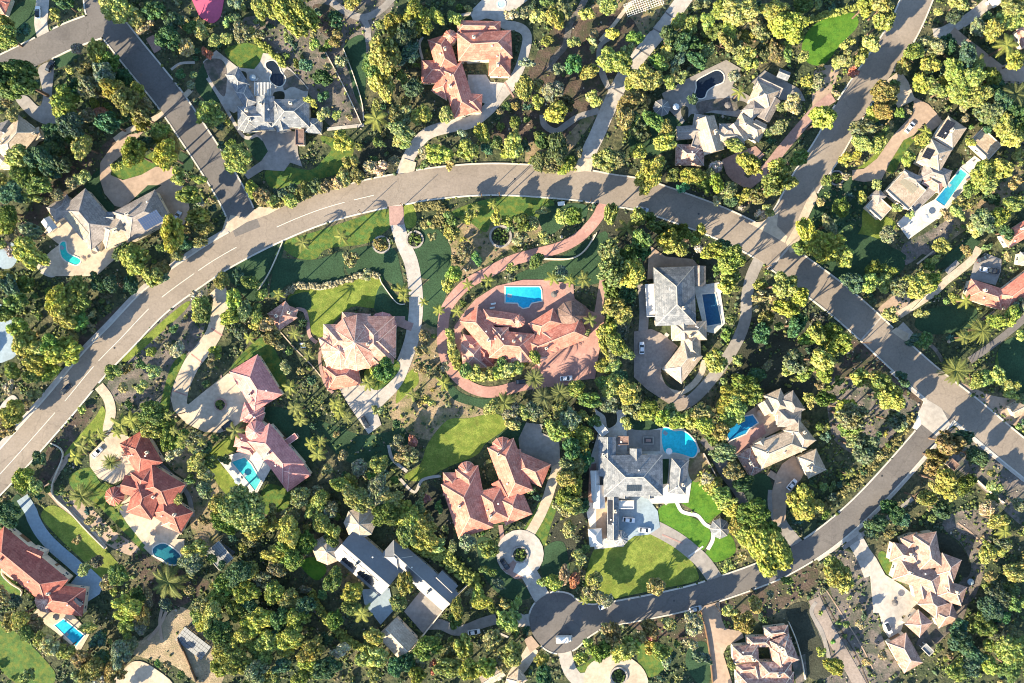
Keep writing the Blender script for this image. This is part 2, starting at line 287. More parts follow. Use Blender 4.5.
LAWN = [
 ('a0', [(60,40),(185,0),(178,185),(100,210),(60,130)], 'lawnd'), ('a0', [(260,290),(350,245),(380,280),(290,330)], 'lawnd'), ('a0', [(950,420),(1000,300),(1040,330),(1080,470),(1040,520)], 'lawnd'),
 ('e0', [(-20,140),(60,90),(180,62),(216,100),(200,145),(130,215),(50,312),(-30,305),(-60,230)], 'lawnb'), ('b0', [(120,245),(240,210),(325,262),(300,320),(255,342),(190,330)], 'lawn'),
 ('b0', [(700,230),(780,170),(810,230),(800,500),(760,480),(730,360)], 'lawnd'), ('b1', [(215,10),(290,5),(332,70),(310,120),(268,112),(240,60)], 'lawnd'), ('b1', [(322,170),(420,150),(540,165),(600,115),(640,60),(590,20),(610,0),(740,50),(735,110),(690,175),(560,215),(380,255),(330,232)], 'lawn'),
 ('b1', [(405,520),(600,455),(850,372),(920,358),(934,430),(860,500),(780,530),(620,550),(560,600),(460,590)], 'lawn'), ('b1', [(130,650),(385,525),(395,600),(340,683),(320,760),(260,810),(180,740)], 'lawnd'),
 ('b1', [(370,600),(560,605),(700,560),(700,640),(690,720),(480,740),(430,725),(345,790),(350,683)], 'lawnd'), ('b1', [(730,560),(930,540),(980,660),(990,760),(900,700),(730,680)], 'lawnd'),
 ('b2', [(460,90),(600,80),(760,30),(860,10),(892,50),(860,170),(740,170),(650,250),(600,315),(540,290),(520,200),(430,140)], 'lawny'), ('b2', [(890,60),(1000,160),(1015,240),(960,230),(870,200),(850,160)], 'lawnd'), ('b2', [(440,120),(530,100),(540,180),(500,180),(440,170)], 'lawnd'),
 ('b2', [(150,470),(260,345),(330,330),(420,500),(390,600),(330,500),(280,410)], 'lawn'), ('c1', [(18,340),(66,340),(80,430),(28,445)], 'lawny'), ('c1', [(120,440),(200,470),(250,560),(225,683),(100,690),(60,600)], 'lawnd'),
 ('c1', [(250,370),(480,298),(740,312),(690,400),(470,400),(420,470),(340,420)], 'lawn'), ('c1', [(690,360),(820,330),(910,340),(900,400),(820,420),(740,480),(690,450)], 'lawnd'), ('c1', [(560,683),(760,600),(920,510),(1010,470),(1000,640),(960,720),(700,730)], 'lawnd'),
 ('c2', [(95,90),(190,10),(245,10),(200,200),(190,270),(110,230)], 'lawnd'), ('c2', [(0,545),(70,470),(90,540),(30,600),(-20,640)], 'lawny'), ('c2', [(230,530),(300,590),(400,618),(500,610),(420,660),(260,620)], 'lawnd'),
 ('c3', [(20,335),(100,270),(138,170),(230,60),(330,50),(470,28),(520,90),(420,170),(372,230),(240,285),(100,355)], 'lawny'), ('c3', [(480,130),(600,70),(620,100),(580,180),(500,160)], 'lawnd'), ('c3', [(700,440),(760,480),(740,560),(690,683),(600,620),(640,530)], 'lawn'),
 ('b3', [(310,0),(400,0),(520,60),(540,200),(500,260),(420,130),(330,60)], 'lawnd'), ('b3', [(330,370),(440,410),(450,470),(330,520),(290,460)], 'lawn'), ('b3', [(30,230),(130,150),(170,190),(90,250),(230,440),(150,440),(60,330)], 'lawny'),
 ('d3', [(430,325),(500,375),(540,430),(602,490),(560,530),(525,560),(475,512),(390,455),(432,430)], 'lawnb'), ('d3', [(288,490),(362,460),(420,518),(475,545),(532,592),(535,640),(490,700),(430,660),(290,560)], 'lawnb'),
 ('M', [(905,470),(1020,440),(1060,560),(940,628),(850,600),(870,540)], 'lawnb'), ('d3', [(300,250),(335,245),(330,370),(300,365)], 'lawnd'),
 ('d4', [(0,0),(180,-70),(330,-5),(430,70),(478,150),(460,188),(300,222),(130,258),(10,285),(-80,300),(-60,120)], 'lawny'), ('d4', [(195,500),(240,500),(322,595),(240,655),(185,580)], 'lawn'),
 ('d4', [(440,500),(520,490),(540,640),(500,700),(420,600)], 'lawnd'), ('c4', [(700,30),(800,0),(820,200),(700,180)], 'lawnd'), ('c4', [(380,-20),(470,0),(480,110),(600,200),(630,270),(500,260),(400,140)], 'lawnd'),
 ('a1', [(550,165),(600,120),(680,110),(770,70),(820,110),(720,182),(690,205),(600,212),(550,195)], 'lawn'), ('a1', [(650,318),(710,236),(770,240),(772,280),(700,310)], 'lawnd'), ('a1', [(410,250),(490,165),(500,285),(555,340),(540,372),(480,335)], 'lawnd'), ('a1', [(880,80),(940,120),(930,170),(880,150)], 'lawnd'),
 ('a3', [(330,200),(460,50),(500,-10),(522,60),(505,120),(430,140),(322,232)], 'lawny'), ('a3', [(340,330),(440,290),(490,362),(560,382),(512,440),(605,530),(725,655),(700,700),(640,640),(460,460),(360,400)], 'lawn'),
 ('P', [(350,0),(520,-60),(1000,400),(990,540),(900,560),(700,380),(480,170)], 'lawny'), ('a4', [(-20,380),(120,470),(230,580),(272,645),(240,700),(110,700),(-20,580)], 'lawn'), ('a4', [(-20,90),(20,110),(100,240),(60,250),(-20,170)], 'lawn'),
 ('a3', [(60,450),(100,430),(170,580),(300,700),(180,700),(20,600)], 'lawnd'), ('e1', [(240,360),(300,370),(400,430),(340,530),(440,600),(300,600),(180,540),(230,450)], 'lawny'), ('e1', [(380,0),(500,0),(440,80),(390,180),(350,150)], 'lawn'), ('e1', [(240,140),(340,50),(300,140),(190,160)], 'lawny'),
 ('e2', [(560,180),(775,168),(770,260),(600,305),(490,262)], 'lawnd'), ('e2', [(900,380),(1024,350),(1060,600),(900,520)], 'lawn'), ('G', [(380,200),(560,60),(620,60),(640,120),(480,260),(280,330)], 'lawnd'),
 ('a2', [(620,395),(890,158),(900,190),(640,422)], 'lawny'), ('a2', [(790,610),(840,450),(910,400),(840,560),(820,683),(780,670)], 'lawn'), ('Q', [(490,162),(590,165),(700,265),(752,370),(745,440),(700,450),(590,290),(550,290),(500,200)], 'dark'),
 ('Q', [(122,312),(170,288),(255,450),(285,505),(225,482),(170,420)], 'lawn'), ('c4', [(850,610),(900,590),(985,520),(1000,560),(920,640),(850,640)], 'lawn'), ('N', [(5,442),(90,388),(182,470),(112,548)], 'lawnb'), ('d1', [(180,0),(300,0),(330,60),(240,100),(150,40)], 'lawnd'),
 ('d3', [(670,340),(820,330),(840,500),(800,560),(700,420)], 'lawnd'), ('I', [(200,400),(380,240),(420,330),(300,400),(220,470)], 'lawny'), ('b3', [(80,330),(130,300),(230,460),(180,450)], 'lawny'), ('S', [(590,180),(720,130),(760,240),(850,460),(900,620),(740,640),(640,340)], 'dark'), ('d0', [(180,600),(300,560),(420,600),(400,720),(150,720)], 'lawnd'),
 ('px', [(820,255),(850,235),(880,240),(905,262),(890,280),(860,285)], 'lawnd'), ('U', [(370,120),(480,60),(620,60),(560,130),(440,200),(370,190)], 'lawnd'), ('px', [(998,350),(1024,340),(1040,400),(1010,395)], 'lawnd'),
]
# paving: name, frame, outline, material, smooth?   /  paths: name, frame, centre line, width, material
PAVE = [
 ('driveway','a0',[(190,330),(262,308),(255,450),(262,560),(330,590),(315,625),(215,605),(140,560),(75,480),(130,468),(190,520),(212,470),(200,400)],'conc2',1),
 ('sports_court','px',[(188,-20),(222,-20),(222,12),(214,23),(205,20),(198,13)],'magenta',1),
 ('driveway','a1',[(600,0),(700,-20),(610,80),(552,130),(540,190),(600,216),(690,190),(760,150),(850,155),(850,200),(900,250),(925,350),(900,430),(830,440),(830,400),(740,280),(790,240),(722,240),(670,290),(600,352),(560,340),(510,280),(488,210),(490,130),(540,60)],'tan',0),
 ('patio','a1',[(215,470),(290,390),(440,340),(640,500),(560,600),(470,683),(250,683),(170,640),(250,560),(290,530)],'cream',0),
 ('patio','a1',[(0,560),(60,520),(90,580),(60,640),(0,640)],'teal',1), ('patio','B',[(90,150),(180,70),(330,190),(440,200),(480,150),(500,90),(540,95),(690,200),(810,330),(800,420),(560,420),(450,410),(300,500),(250,470),(130,260)],'conc',0),
 ('driveway','b1',[(212,182),(300,122),(332,75),(300,10),(200,-60),(470,-20),(480,90),(500,150),(440,130),(410,172),(310,165),(235,212)],'conc2',0),
 ('driveway','px',[(222,231),(229,210),(246,204),(262,214),(280,213),(262,226),(230,240)],'cream',0),
 ('driveway','c0',[(330,365),(420,365),(440,400),(510,405),(450,520),(400,500),(330,440)],'conc',0), ('patio','c0',[(340,60),(420,-20),(650,-20),(560,50),(510,110),(420,90),(360,110)],'conc',0),
 ('driveway','D',[(490,205),(600,150),(720,110),(780,170),(700,250),(640,310),(690,345),(640,392),(560,345),(520,300)],'pink',0), ('patio','C',[(80,230),(250,130),(520,0),(620,60),(560,180),(700,260),(640,400),(420,360),(280,370),(220,440),(120,330)],'conc2',0),
 ('driveway','C',[(690,150),(780,70),(1024,200),(1060,280),(880,270),(860,250)],'conc2',0),
 ('driveway','E',[(400,-20),(500,30),(556,92),(600,150),(500,230),(480,150),(400,240),(330,275),(235,430),(180,545),(60,560),(-20,545),(-20,480),(60,470),(150,400),(260,240),(395,95)],'tan',0),
 ('driveway','px',[(883,83),(900,70),(908,82),(915,100),(898,108),(890,92)],'cream',0),
 ('patio','F',[(250,500),(300,450),(520,330),(680,120),(780,40),(850,90),(760,200),(600,390),(540,460),(400,560),(330,610)],'white',0),
 ('driveway','G',[(600,280),(690,195),(830,250),(825,350),(780,470),(560,415)],'conc2',0), ('driveway','b2',[(680,570),(780,530),(866,570),(866,690),(885,745),(822,790),(760,700),(720,640)],'conc',0),
 ('patio','c2',[(265,265),(310,200),(370,130),(470,68),(600,38),(720,38),(840,60),(852,130),(930,190),(1000,215),(985,300),(950,520),(820,532),(740,545),(600,560),(640,470),(700,420),(450,440),(300,420),(270,350)],'brick',0),
 ('driveway','d2',[(165,290),(250,278),(300,300),(380,362),(300,480),(292,520),(362,592),(420,602),(445,660),(380,672),(228,572),(165,512)],'taupe',0), ('patio','d1',[(240,532),(320,588),(450,600),(490,640),(440,660),(230,700)],'tan',0), ('patio','d2',[(455,70),(580,50),(610,250),(560,300),(510,290)],'white',0),
 ('patio','L',[(100,60),(340,70),(330,200),(560,190),(700,190),(790,270),(820,350),(780,420),(740,700),(60,720),(70,400),(130,200)],'white',0), ('patio','L',[(318,200),(545,205),(545,350),(320,350)],'conc2',0),
 ('patio','M',[(45,290),(200,0),(300,50),(310,180),(300,520),(100,540)],'white',0), ('driveway','M',[(255,190),(380,175),(460,190),(530,280),(545,390),(470,440),(370,450),(330,480),(260,430)],'teal',0),
 ('patio','J',[(160,440),(220,360),(420,220),(560,200),(600,380),(400,480),(240,580)],'tan',0), ('patio','J',[(230,500),(330,420),(430,360),(450,430),(300,560),(250,570)],'brick',0),
 ('driveway','K',[(640,240),(725,330),(690,400),(625,480),(590,560),(582,700),(500,700),(488,500),(520,372),(560,300)],'tan',0),
 ('driveway','c3',[(615,70),(692,80),(690,120),(776,160),(782,265),(730,290),(640,240),(585,225),(578,150)],'conc2',0),
 ('driveway','H',[(430,228),(300,325),(160,440),(145,430),(95,420),(38,385),(60,480),(150,572),(270,628),(380,632),(460,600),(640,480),(600,250)],'cream',0),
 ('patio','I',[(290,400),(560,320),(660,460),(560,640),(480,640)],'white',0), ('driveway','a3',[(438,225),(528,132),(580,100),(640,150),(700,300),(612,342),(552,370),(482,342),(440,285)],'cream',0),
 ('patio','a3',[(520,400),(620,360),(660,520),(830,520),(900,580),(860,640),(760,700),(700,660),(620,560)],'cream',0), ('patio','a4',[(700,20),(740,-20),(900,-20),(900,100),(820,110),(740,60)],'cream',0),
 ('driveway','a4',[(330,215),(400,130),(420,100),(515,190),(485,250),(430,285)],'teal',0), ('patio','a4',[(160,350),(230,260),(340,330),(440,440),(390,530),(270,430)],'cream',0),
 ('driveway','O',[(370,350),(490,200),(560,230),(610,310),(630,370),(560,440),(500,500)],'conc2',0), ('patio','O',[(80,200),(270,190),(300,340),(210,440),(100,300)],'teal',0), ('driveway','c4',[(605,470),(640,450),(680,500),(635,535)],'tan',0),
 ('driveway','d4',[(488,310),(582,285),(592,370),(612,415),(690,430),(700,460),(620,500),(600,540),(655,720),(550,720),(540,560),(512,400)],'tan',0),
 ('driveway','Q',[(-20,180),(0,150),(60,260),(110,330),(170,440),(280,510),(390,600),(330,720),(90,700),(70,450),(50,300)],'conc',0), ('driveway','R',[(70,-20),(330,60),(400,130),(280,230),(300,260),(270,350),(200,380),(160,320)],'conc',0),
 ('patio','R',[(440,270),(680,150),(760,60),(700,250),(560,380),(480,480),(380,420)],'gsoil',0), ('driveway','d4',[(-60,600),(80,540),(200,600),(230,700),(120,740),(-60,740)],'cream',1), ('patio','a4',[(600,620),(660,575),(740,600),(840,700),(540,700)],'cream',1),
 ('patio','a2',[(-20,170),(60,200),(105,290),(90,390),(40,430),(-20,420)],'teal',1), ('patio','a2',[(0,660),(60,600),(90,640),(20,720)],'conc',1), ('driveway','px',[(772,228),(778,212),(786,238),(800,243),(800,256),(752,228)],'conc',0), ('driveway','px',[(912,428),(925,398),(940,400),(955,424),(935,438)],'white',0), ('patio','U',[(820,590),(1040,560),(1040,700),(780,690)],'tan',0),
 ('patio','d4',[(930,560),(1000,540),(1010,660),(960,700)],'gsoil',0), ('driveway','px',[(903,322),(915,335),(905,345),(892,333)],'conc',0), ('driveway','px',[(787,225),(800,205),(803,240),(795,250)],'cream',0),
]
PAVE += [('driveway','c4',[(585+116*math.cos(t*math.tau/20), 52+118*math.sin(t*math.tau/20)) for t in range(20)],'conc',0), ('driveway','c4',[(585,52),(500,130),(560,175),(610,170)],'pink',0), ('driveway','c4',[(585,60),(655,150),(610,168),(550,140)],'white',0),
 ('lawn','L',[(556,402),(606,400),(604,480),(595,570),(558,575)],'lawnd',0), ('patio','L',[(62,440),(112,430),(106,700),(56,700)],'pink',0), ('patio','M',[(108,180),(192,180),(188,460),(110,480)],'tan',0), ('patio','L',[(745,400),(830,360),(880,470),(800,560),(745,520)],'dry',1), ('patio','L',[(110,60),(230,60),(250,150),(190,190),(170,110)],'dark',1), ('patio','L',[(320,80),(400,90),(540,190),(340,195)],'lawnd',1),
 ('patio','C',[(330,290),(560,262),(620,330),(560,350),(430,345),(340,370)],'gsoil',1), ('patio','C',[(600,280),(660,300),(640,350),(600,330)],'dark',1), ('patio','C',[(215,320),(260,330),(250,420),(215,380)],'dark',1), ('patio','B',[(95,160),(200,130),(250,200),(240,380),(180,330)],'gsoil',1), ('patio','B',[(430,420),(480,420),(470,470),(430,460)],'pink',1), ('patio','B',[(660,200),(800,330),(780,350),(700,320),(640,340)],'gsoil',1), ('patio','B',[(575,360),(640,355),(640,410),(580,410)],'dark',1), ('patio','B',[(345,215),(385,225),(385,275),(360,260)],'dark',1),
 ('patio','c2',[(800,70),(845,60),(850,130),(910,170),(900,200),(820,160)],'pink',0), ('patio','d2',[(300,470),(410,540),(390,580),(330,540)],'dark',1), ('patio','c2',[(300,285),(340,270),(385,330),(350,355),(310,330)],'soil',1), ('patio','b2',[(800,490),(880,430),(960,430),(970,480),(900,560),(840,570)],'lawn',1)]
PATH = [
 ('path','b0',[(640,10),(720,62),(800,85),(880,50),(940,-10)],34,'conc2'), ('path','b0',[(790,85),(815,130),(822,205)],30,'conc2'),
 ('path','e4',[(0,270),(70,420),(150,560),(230,700)],60,'taupe'), ('path','e4',[(30,240),(110,390),(200,540),(270,700)],5,'soil'), ('path','e4',[(60,230),(150,370),(230,500),(290,620)],5,'tan'), ('path','e4',[(-20,340),(40,460),(100,600)],5,'conc2'), ('path','e3',[(700,560),(800,640),(860,740)],8,'tan'), ('path','c0',[(850,150),(930,40)],8,'soil'), ('path','d0',[(20,150),(90,60),(150,-20)],10,'soil'),
 ('driveway','px',[(44,-15),(42,10),(41,24),(44,38)],13,'conc'), ('path','a0',[(560,683),(620,640),(760,575),(850,515),(930,440)],26,'cream'), ('path','a0',[(835,340),(880,310),(950,305)],12,'conc'), ('driveway','a0',[(730,180),(770,250)],40,'pink'),
 ('driveway','c1',[(10,190),(40,110),(90,30),(150,-20),(260,-50),(350,-70),(430,-130),(490,-200),(540,-250)],60,'conc'), ('driveway','c0',[(520,440),(580,340),(612,240),(620,180),(600,145),(560,128),(510,120),(470,80)],46,'conc'),
 ('path','c0',[(110,290),(95,220),(110,180)],12,'conc'), ('path','c0',[(295,75),(340,68),(370,70)],14,'conc'), ('road','px',[(584,170),(590,150),(597,135),(610,105),(625,75),(640,55),(665,25),(692,-12)],15,'conc'),
 ('path','c0',[(905,-10),(870,60),(830,110),(815,180),(800,230),(750,290),(728,350)],32,'gsoil'), ('path','c0',[(1024,185),(975,225),(970,300),(985,370),(1015,430)],22,'conc2'), ('path','c0',[(695,560),(705,610),(760,640),(810,610),(870,570),(970,540)],30,'conc2'),
 ('path','d0',[(0,200),(60,130),(130,40),(190,-20)],18,'cream'), ('path','d0',[(0,300),(20,360),(50,450),(30,470)],16,'conc2'), ('driveway','px',[(745,187),(765,170),(783,148),(800,128),(818,108),(833,97)],10,'pink'),
 ('driveway','U',[(250,290),(330,275),(400,240),(500,190),(560,150),(640,90),(720,20)],90,'conc'), ('driveway','U',[(400,270),(520,370),(600,430),(700,510),(830,610)],92,'tan'),
 ('driveway','G',[(-40,720),(60,660),(170,590),(270,520),(350,440),(440,370),(540,290),(600,225),(640,150)],66,'cream'), ('driveway','G',[(360,360),(460,270)],46,'conc2'),
 ('driveway','px',[(396,204),(397,222),(403,243),(411,262),(415,285),(416,310),(412,338),(404,362),(395,382),(380,398),(370,408)],14,'conc'), ('driveway','px',[(396,206),(397,225)],14.5,'pink'), ('path','b2',[(930,240),(1000,240)],50,'pink'),
 ('driveway','c1',[(1010,300),(985,350),(960,400),(900,470),(840,515),(760,550),(640,580),(540,610),(440,660),(330,720),(260,790),(220,860),(208,960),(215,1060),(250,1140),(320,1210),(400,1245),(480,1245),(600,1215),(740,1195),(850,1185)],54,'brick'),
 ('path','c2',[(1000,-20),(985,80),(965,205)],36,'pink'), ('driveway','px',[(760,258),(752,275),(747,295),(745,320),(735,345),(717,372),(700,392),(688,402),(676,406)],11.5,'conc2'), ('path','d2',[(205,60),(215,180),(210,295)],46,'conc2'),
 ('path','d2',[(180,515),(260,400),(330,300)],20,'conc'), ('path','d2',[(210,380),(300,450)],14,'conc'), ('path','d2',[(280,490),(310,560),(370,590),(440,560),(490,500),(510,430)],30,'cream'),
 ('driveway','M',[(500,390),(580,430),(680,490),(780,570),(850,640),(920,740),(960,800)],105,'conc2'), ('path','d3',[(372,455),(395,500),(430,515),(475,525),(510,565),(545,590),(550,640),(525,690)],18,'white'), ('path','L',[(570,700),(680,600),(760,440)],50,'conc'),
 ('driveway','d3',[(850,400),(850,480),(885,570),(940,640),(985,690)],62,'conc2'), ('driveway','c3',[(755,240),(762,300),(740,370),(715,450),(680,530),(640,600),(600,660)],48,'cream'), ('path','K',[(470,360),(600,445)],44,'tan'),
 ('driveway','c4',[(610,120),(645,175),(675,235),(720,310)],82,'conc'), ('driveway','O',[(540,440),(620,440),(720,480),(800,470),(900,430),(1000,400)],72,'conc2'), ('driveway','c4',[(540,380),(640,375)],60,'conc'), ('driveway','c4',[(650,510),(600,590),(560,640),(530,720)],62,'cream'),
 ('driveway','c4',[(800,520),(820,600),(850,650),(900,690)],66,'conc'), ('driveway','c4',[(860,660),(940,650),(1010,620)],50,'conc'), ('driveway','px',[(848,530),(858,545),(866,560),(872,575)],16,'conc'), ('driveway','H',[(345,-350),(380,-300),(375,-200),(340,-60),(280,40),(200,140),(150,230),(110,330),(95,430)],108,'cream'),
 ('driveway','px',[(99,386),(108,398),(111,412),(108,430),(112,440)],10,'cream'), ('driveway','P',[(190,-150),(260,-40),(290,40),(360,160),(460,270),(600,390),(700,480),(780,560)],108,'teal'), ('path','c4',[(485,440),(530,460)],10,'conc'),
 ('path','b2',[(470,180),(510,190),(525,240),(535,310),(570,345)],18,'pink'), ('path','b2',[(590,370),(585,440),(610,540),(650,590)],16,'pink'), ('path','c3',[(0,345),(70,410),(110,350),(200,330)],14,'conc'), ('path','c3',[(490,570),(500,640)],22,'pink'),
 ('path','b3',[(1010,310),(940,250),(920,180)],16,'conc'), ('path','a3',[(740,180),(780,270),(860,350),(920,430),(940,530)],22,'conc2'), ('path','a3',[(280,450),(340,500),(440,590),(520,683)],14,'cream'), ('path','B',[(120,260),(190,370),(270,510),(350,640),(400,670),(460,650),(500,680)],22,'conc'),
 ('path','e3',[(140,683),(260,600),(380,520),(480,440)],22,'conc2'), ('path','S',[(790,130),(760,200),(830,330),(870,470),(880,540)],26,'conc2'), ('path','d3',[(640,330),(590,250),(500,150)],40,'asphalt2'), ('path','px',[(712,445),(722,470),(738,492),(748,515)],9,'asphalt2'),
 ('path','b0',[(640,0),(720,70)],14,'conc2'), ('path','b0',[(620,630),(800,610)],16,'conc'), ('path','T',[(500,440),(640,560),(800,690)],30,'conc2'), ('path','e2',[(880,190),(770,260)],10,'gsoil'), ('path','V',[(150,250),(260,330),(330,440)],30,'gsoil'), ('path','V',[(560,430),(720,320),(900,180),(1040,60)],60,'asphalt2'),
 ('path','G',[(110,290),(250,180)],14,'cream'), ('path','a2',[(200,0),(260,20),(300,-30)],12,'conc'), ('path','H',[(180,95),(255,155)],9,'brick'), ('path','H',[(55,345),(150,378)],9,'brick'), ('path','H',[(385,235),(385,400)],8,'pink'), ('path','H',[(372,490),(370,625)],9,'pink'), ('path','H',[(430,340),(510,350)],50,'tan'), ('path','H',[(240,430),(330,440)],8,'pink'), ('path','b2',[(55,275),(110,310)],8,'brick'),
 ('path','M',[(560,440),(700,500)],10,'pink'), ('path','M',[(740,590),(840,520)],10,'white'), ('path','c2',[(-15,240),(60,270)],40,'pink'), ('path','d0',[(60,430),(130,470)],6,'asphalt2'), ('path','d0',[(180,235),(250,280)],6,'asphalt2'), ('path','d0',[(260,140),(330,180)],6,'asphalt2'), ('path','d0',[(320,60),(370,100)],6,'asphalt2'), ('path','c0',[(510,400),(555,475)],7,'pink'),
 ('path','px',[(165,598),(160,620),(162,640)],3,'tan'), ('path','px',[(148,640),(160,625),(168,608)],3,'tan'), ('path','X',[(60,100),(100,210),(200,320),(310,440)],16,'gsoil'), ('path','b2',[(390,290),(470,380),(540,450),(590,510)],5,'cream'),
 ('path','c1',[(690,600),(820,600),(900,560),(950,480)],8,'cream'),
]
ROADS = [
 ('road',[(-70,545),(-30,503),(0,473),(58,408),(93,366),(121,337),(155,302),(195,272),(228,251),(275,227),(322,208),(371,195),(408,188),(431,184),(473,180),(517,180),(580,185),(609,190),(640,195),(680,208),(724,225),(765,246),(800,272),(830,294),(860,319),(902,358),(932,384),(968,412),(1010,447),(1060,487),(1100,520)],30,'asphalt'),
 ('road',[(-60,105),(-20,80),(0,70),(37,52),(70,36),(100,25)],25,'asphalt2'), ('road',[(96,-40),(98,-10),(100,10),(110,24),(132,52),(150,74),(172,102),(203,148),(222,178),(236,203),(248,232)],27,'asphalt2'),
 ('road',[(935,-50),(922,-15),(910,15),(898,38),(878,68),(852,106),(828,148),(806,182),(790,212),(772,240)],29,'asphalt'), ('road',[(945,412),(929,432),(889,478),(856,512),(821,541),(785,563),(755,576),(718,589),(688,598),(652,606),(620,612),(590,618),(560,624)],22,'asphalt2'),
]
BULB = ('px', 553, 622, 24)
# pools: label stuff, frame, outline, colour key, spa?
POOLS = [
 ('small teal kidney swimming pool on a cream patio at the left', 'a1', [(295,530),(320,518),(332,570),(392,602),(380,627),(350,622),(305,590)], 'teal'),
 ('black-bottomed swimming pool with a round spa behind the pale grey house', 'B', [(525,155),(570,143),(605,180),(620,220),(650,260),(640,300),(610,318),(570,300),(548,270),(560,220),(525,190)], 'night'),
 ('dark bean-shaped swimming pool near the top, beside a grey pavilion', 'C', [(320,145),(385,105),(455,74),(498,100),(495,150),(440,175),(390,210),(370,255),(330,262),(308,235),(318,190)], 'night'),
 ('long turquoise lap pool on a white terrace at the upper right', 'F', [(685,130),(727,165),(572,383),(513,342)], 'turq'),
 ('rectangular blue swimming pool on red brick paving with a pale spa end', 'c2', [(515,74),(680,74),(688,90),(690,140),(640,150),(628,170),(600,176),(582,165),(575,150),(515,148)], 'blue'),
 ('navy rectangular swimming pool on a white deck right of its house', 'd2', [(497,110),(560,105),(590,250),(522,262)], 'navy'),
 ('large bright cyan half-moon swimming pool beside a white house', 'L', [(562,200),(600,192),(640,212),(700,212),(760,255),(800,330),(772,388),(700,370),(640,358),(585,362),(560,300)], 'cyan'),
 ('deep blue angular swimming pool beside the tan gabled house', 'J', [(172,425),(222,380),(298,320),(358,308),(392,358),(330,402),(312,432),(200,480)], 'blue2'),
 ('teal wedge-shaped swimming pool behind the pink-roofed house', 'I', [(390,422),(478,392),(522,440),(586,550),(548,618)], 'teal2'),
 ('blue rectangular swimming pool below the red-roofed house at the lower left', 'a4', [(270,400),(312,370),(412,450),(372,500)], 'blue'),
 ('dark teal figure-eight swimming pool in the lower left garden', 'a4', [(750,25),(790,2),(830,15),(880,60),(862,102),(820,98),(790,75),(755,60)], 'dteal'),
 ('small round pale spa pool in the plaza at the top centre', 'c0', [(495+18*math.cos(t*.7854),20+18*math.sin(t*.7854)) for t in range(8)], 'pale'),
]
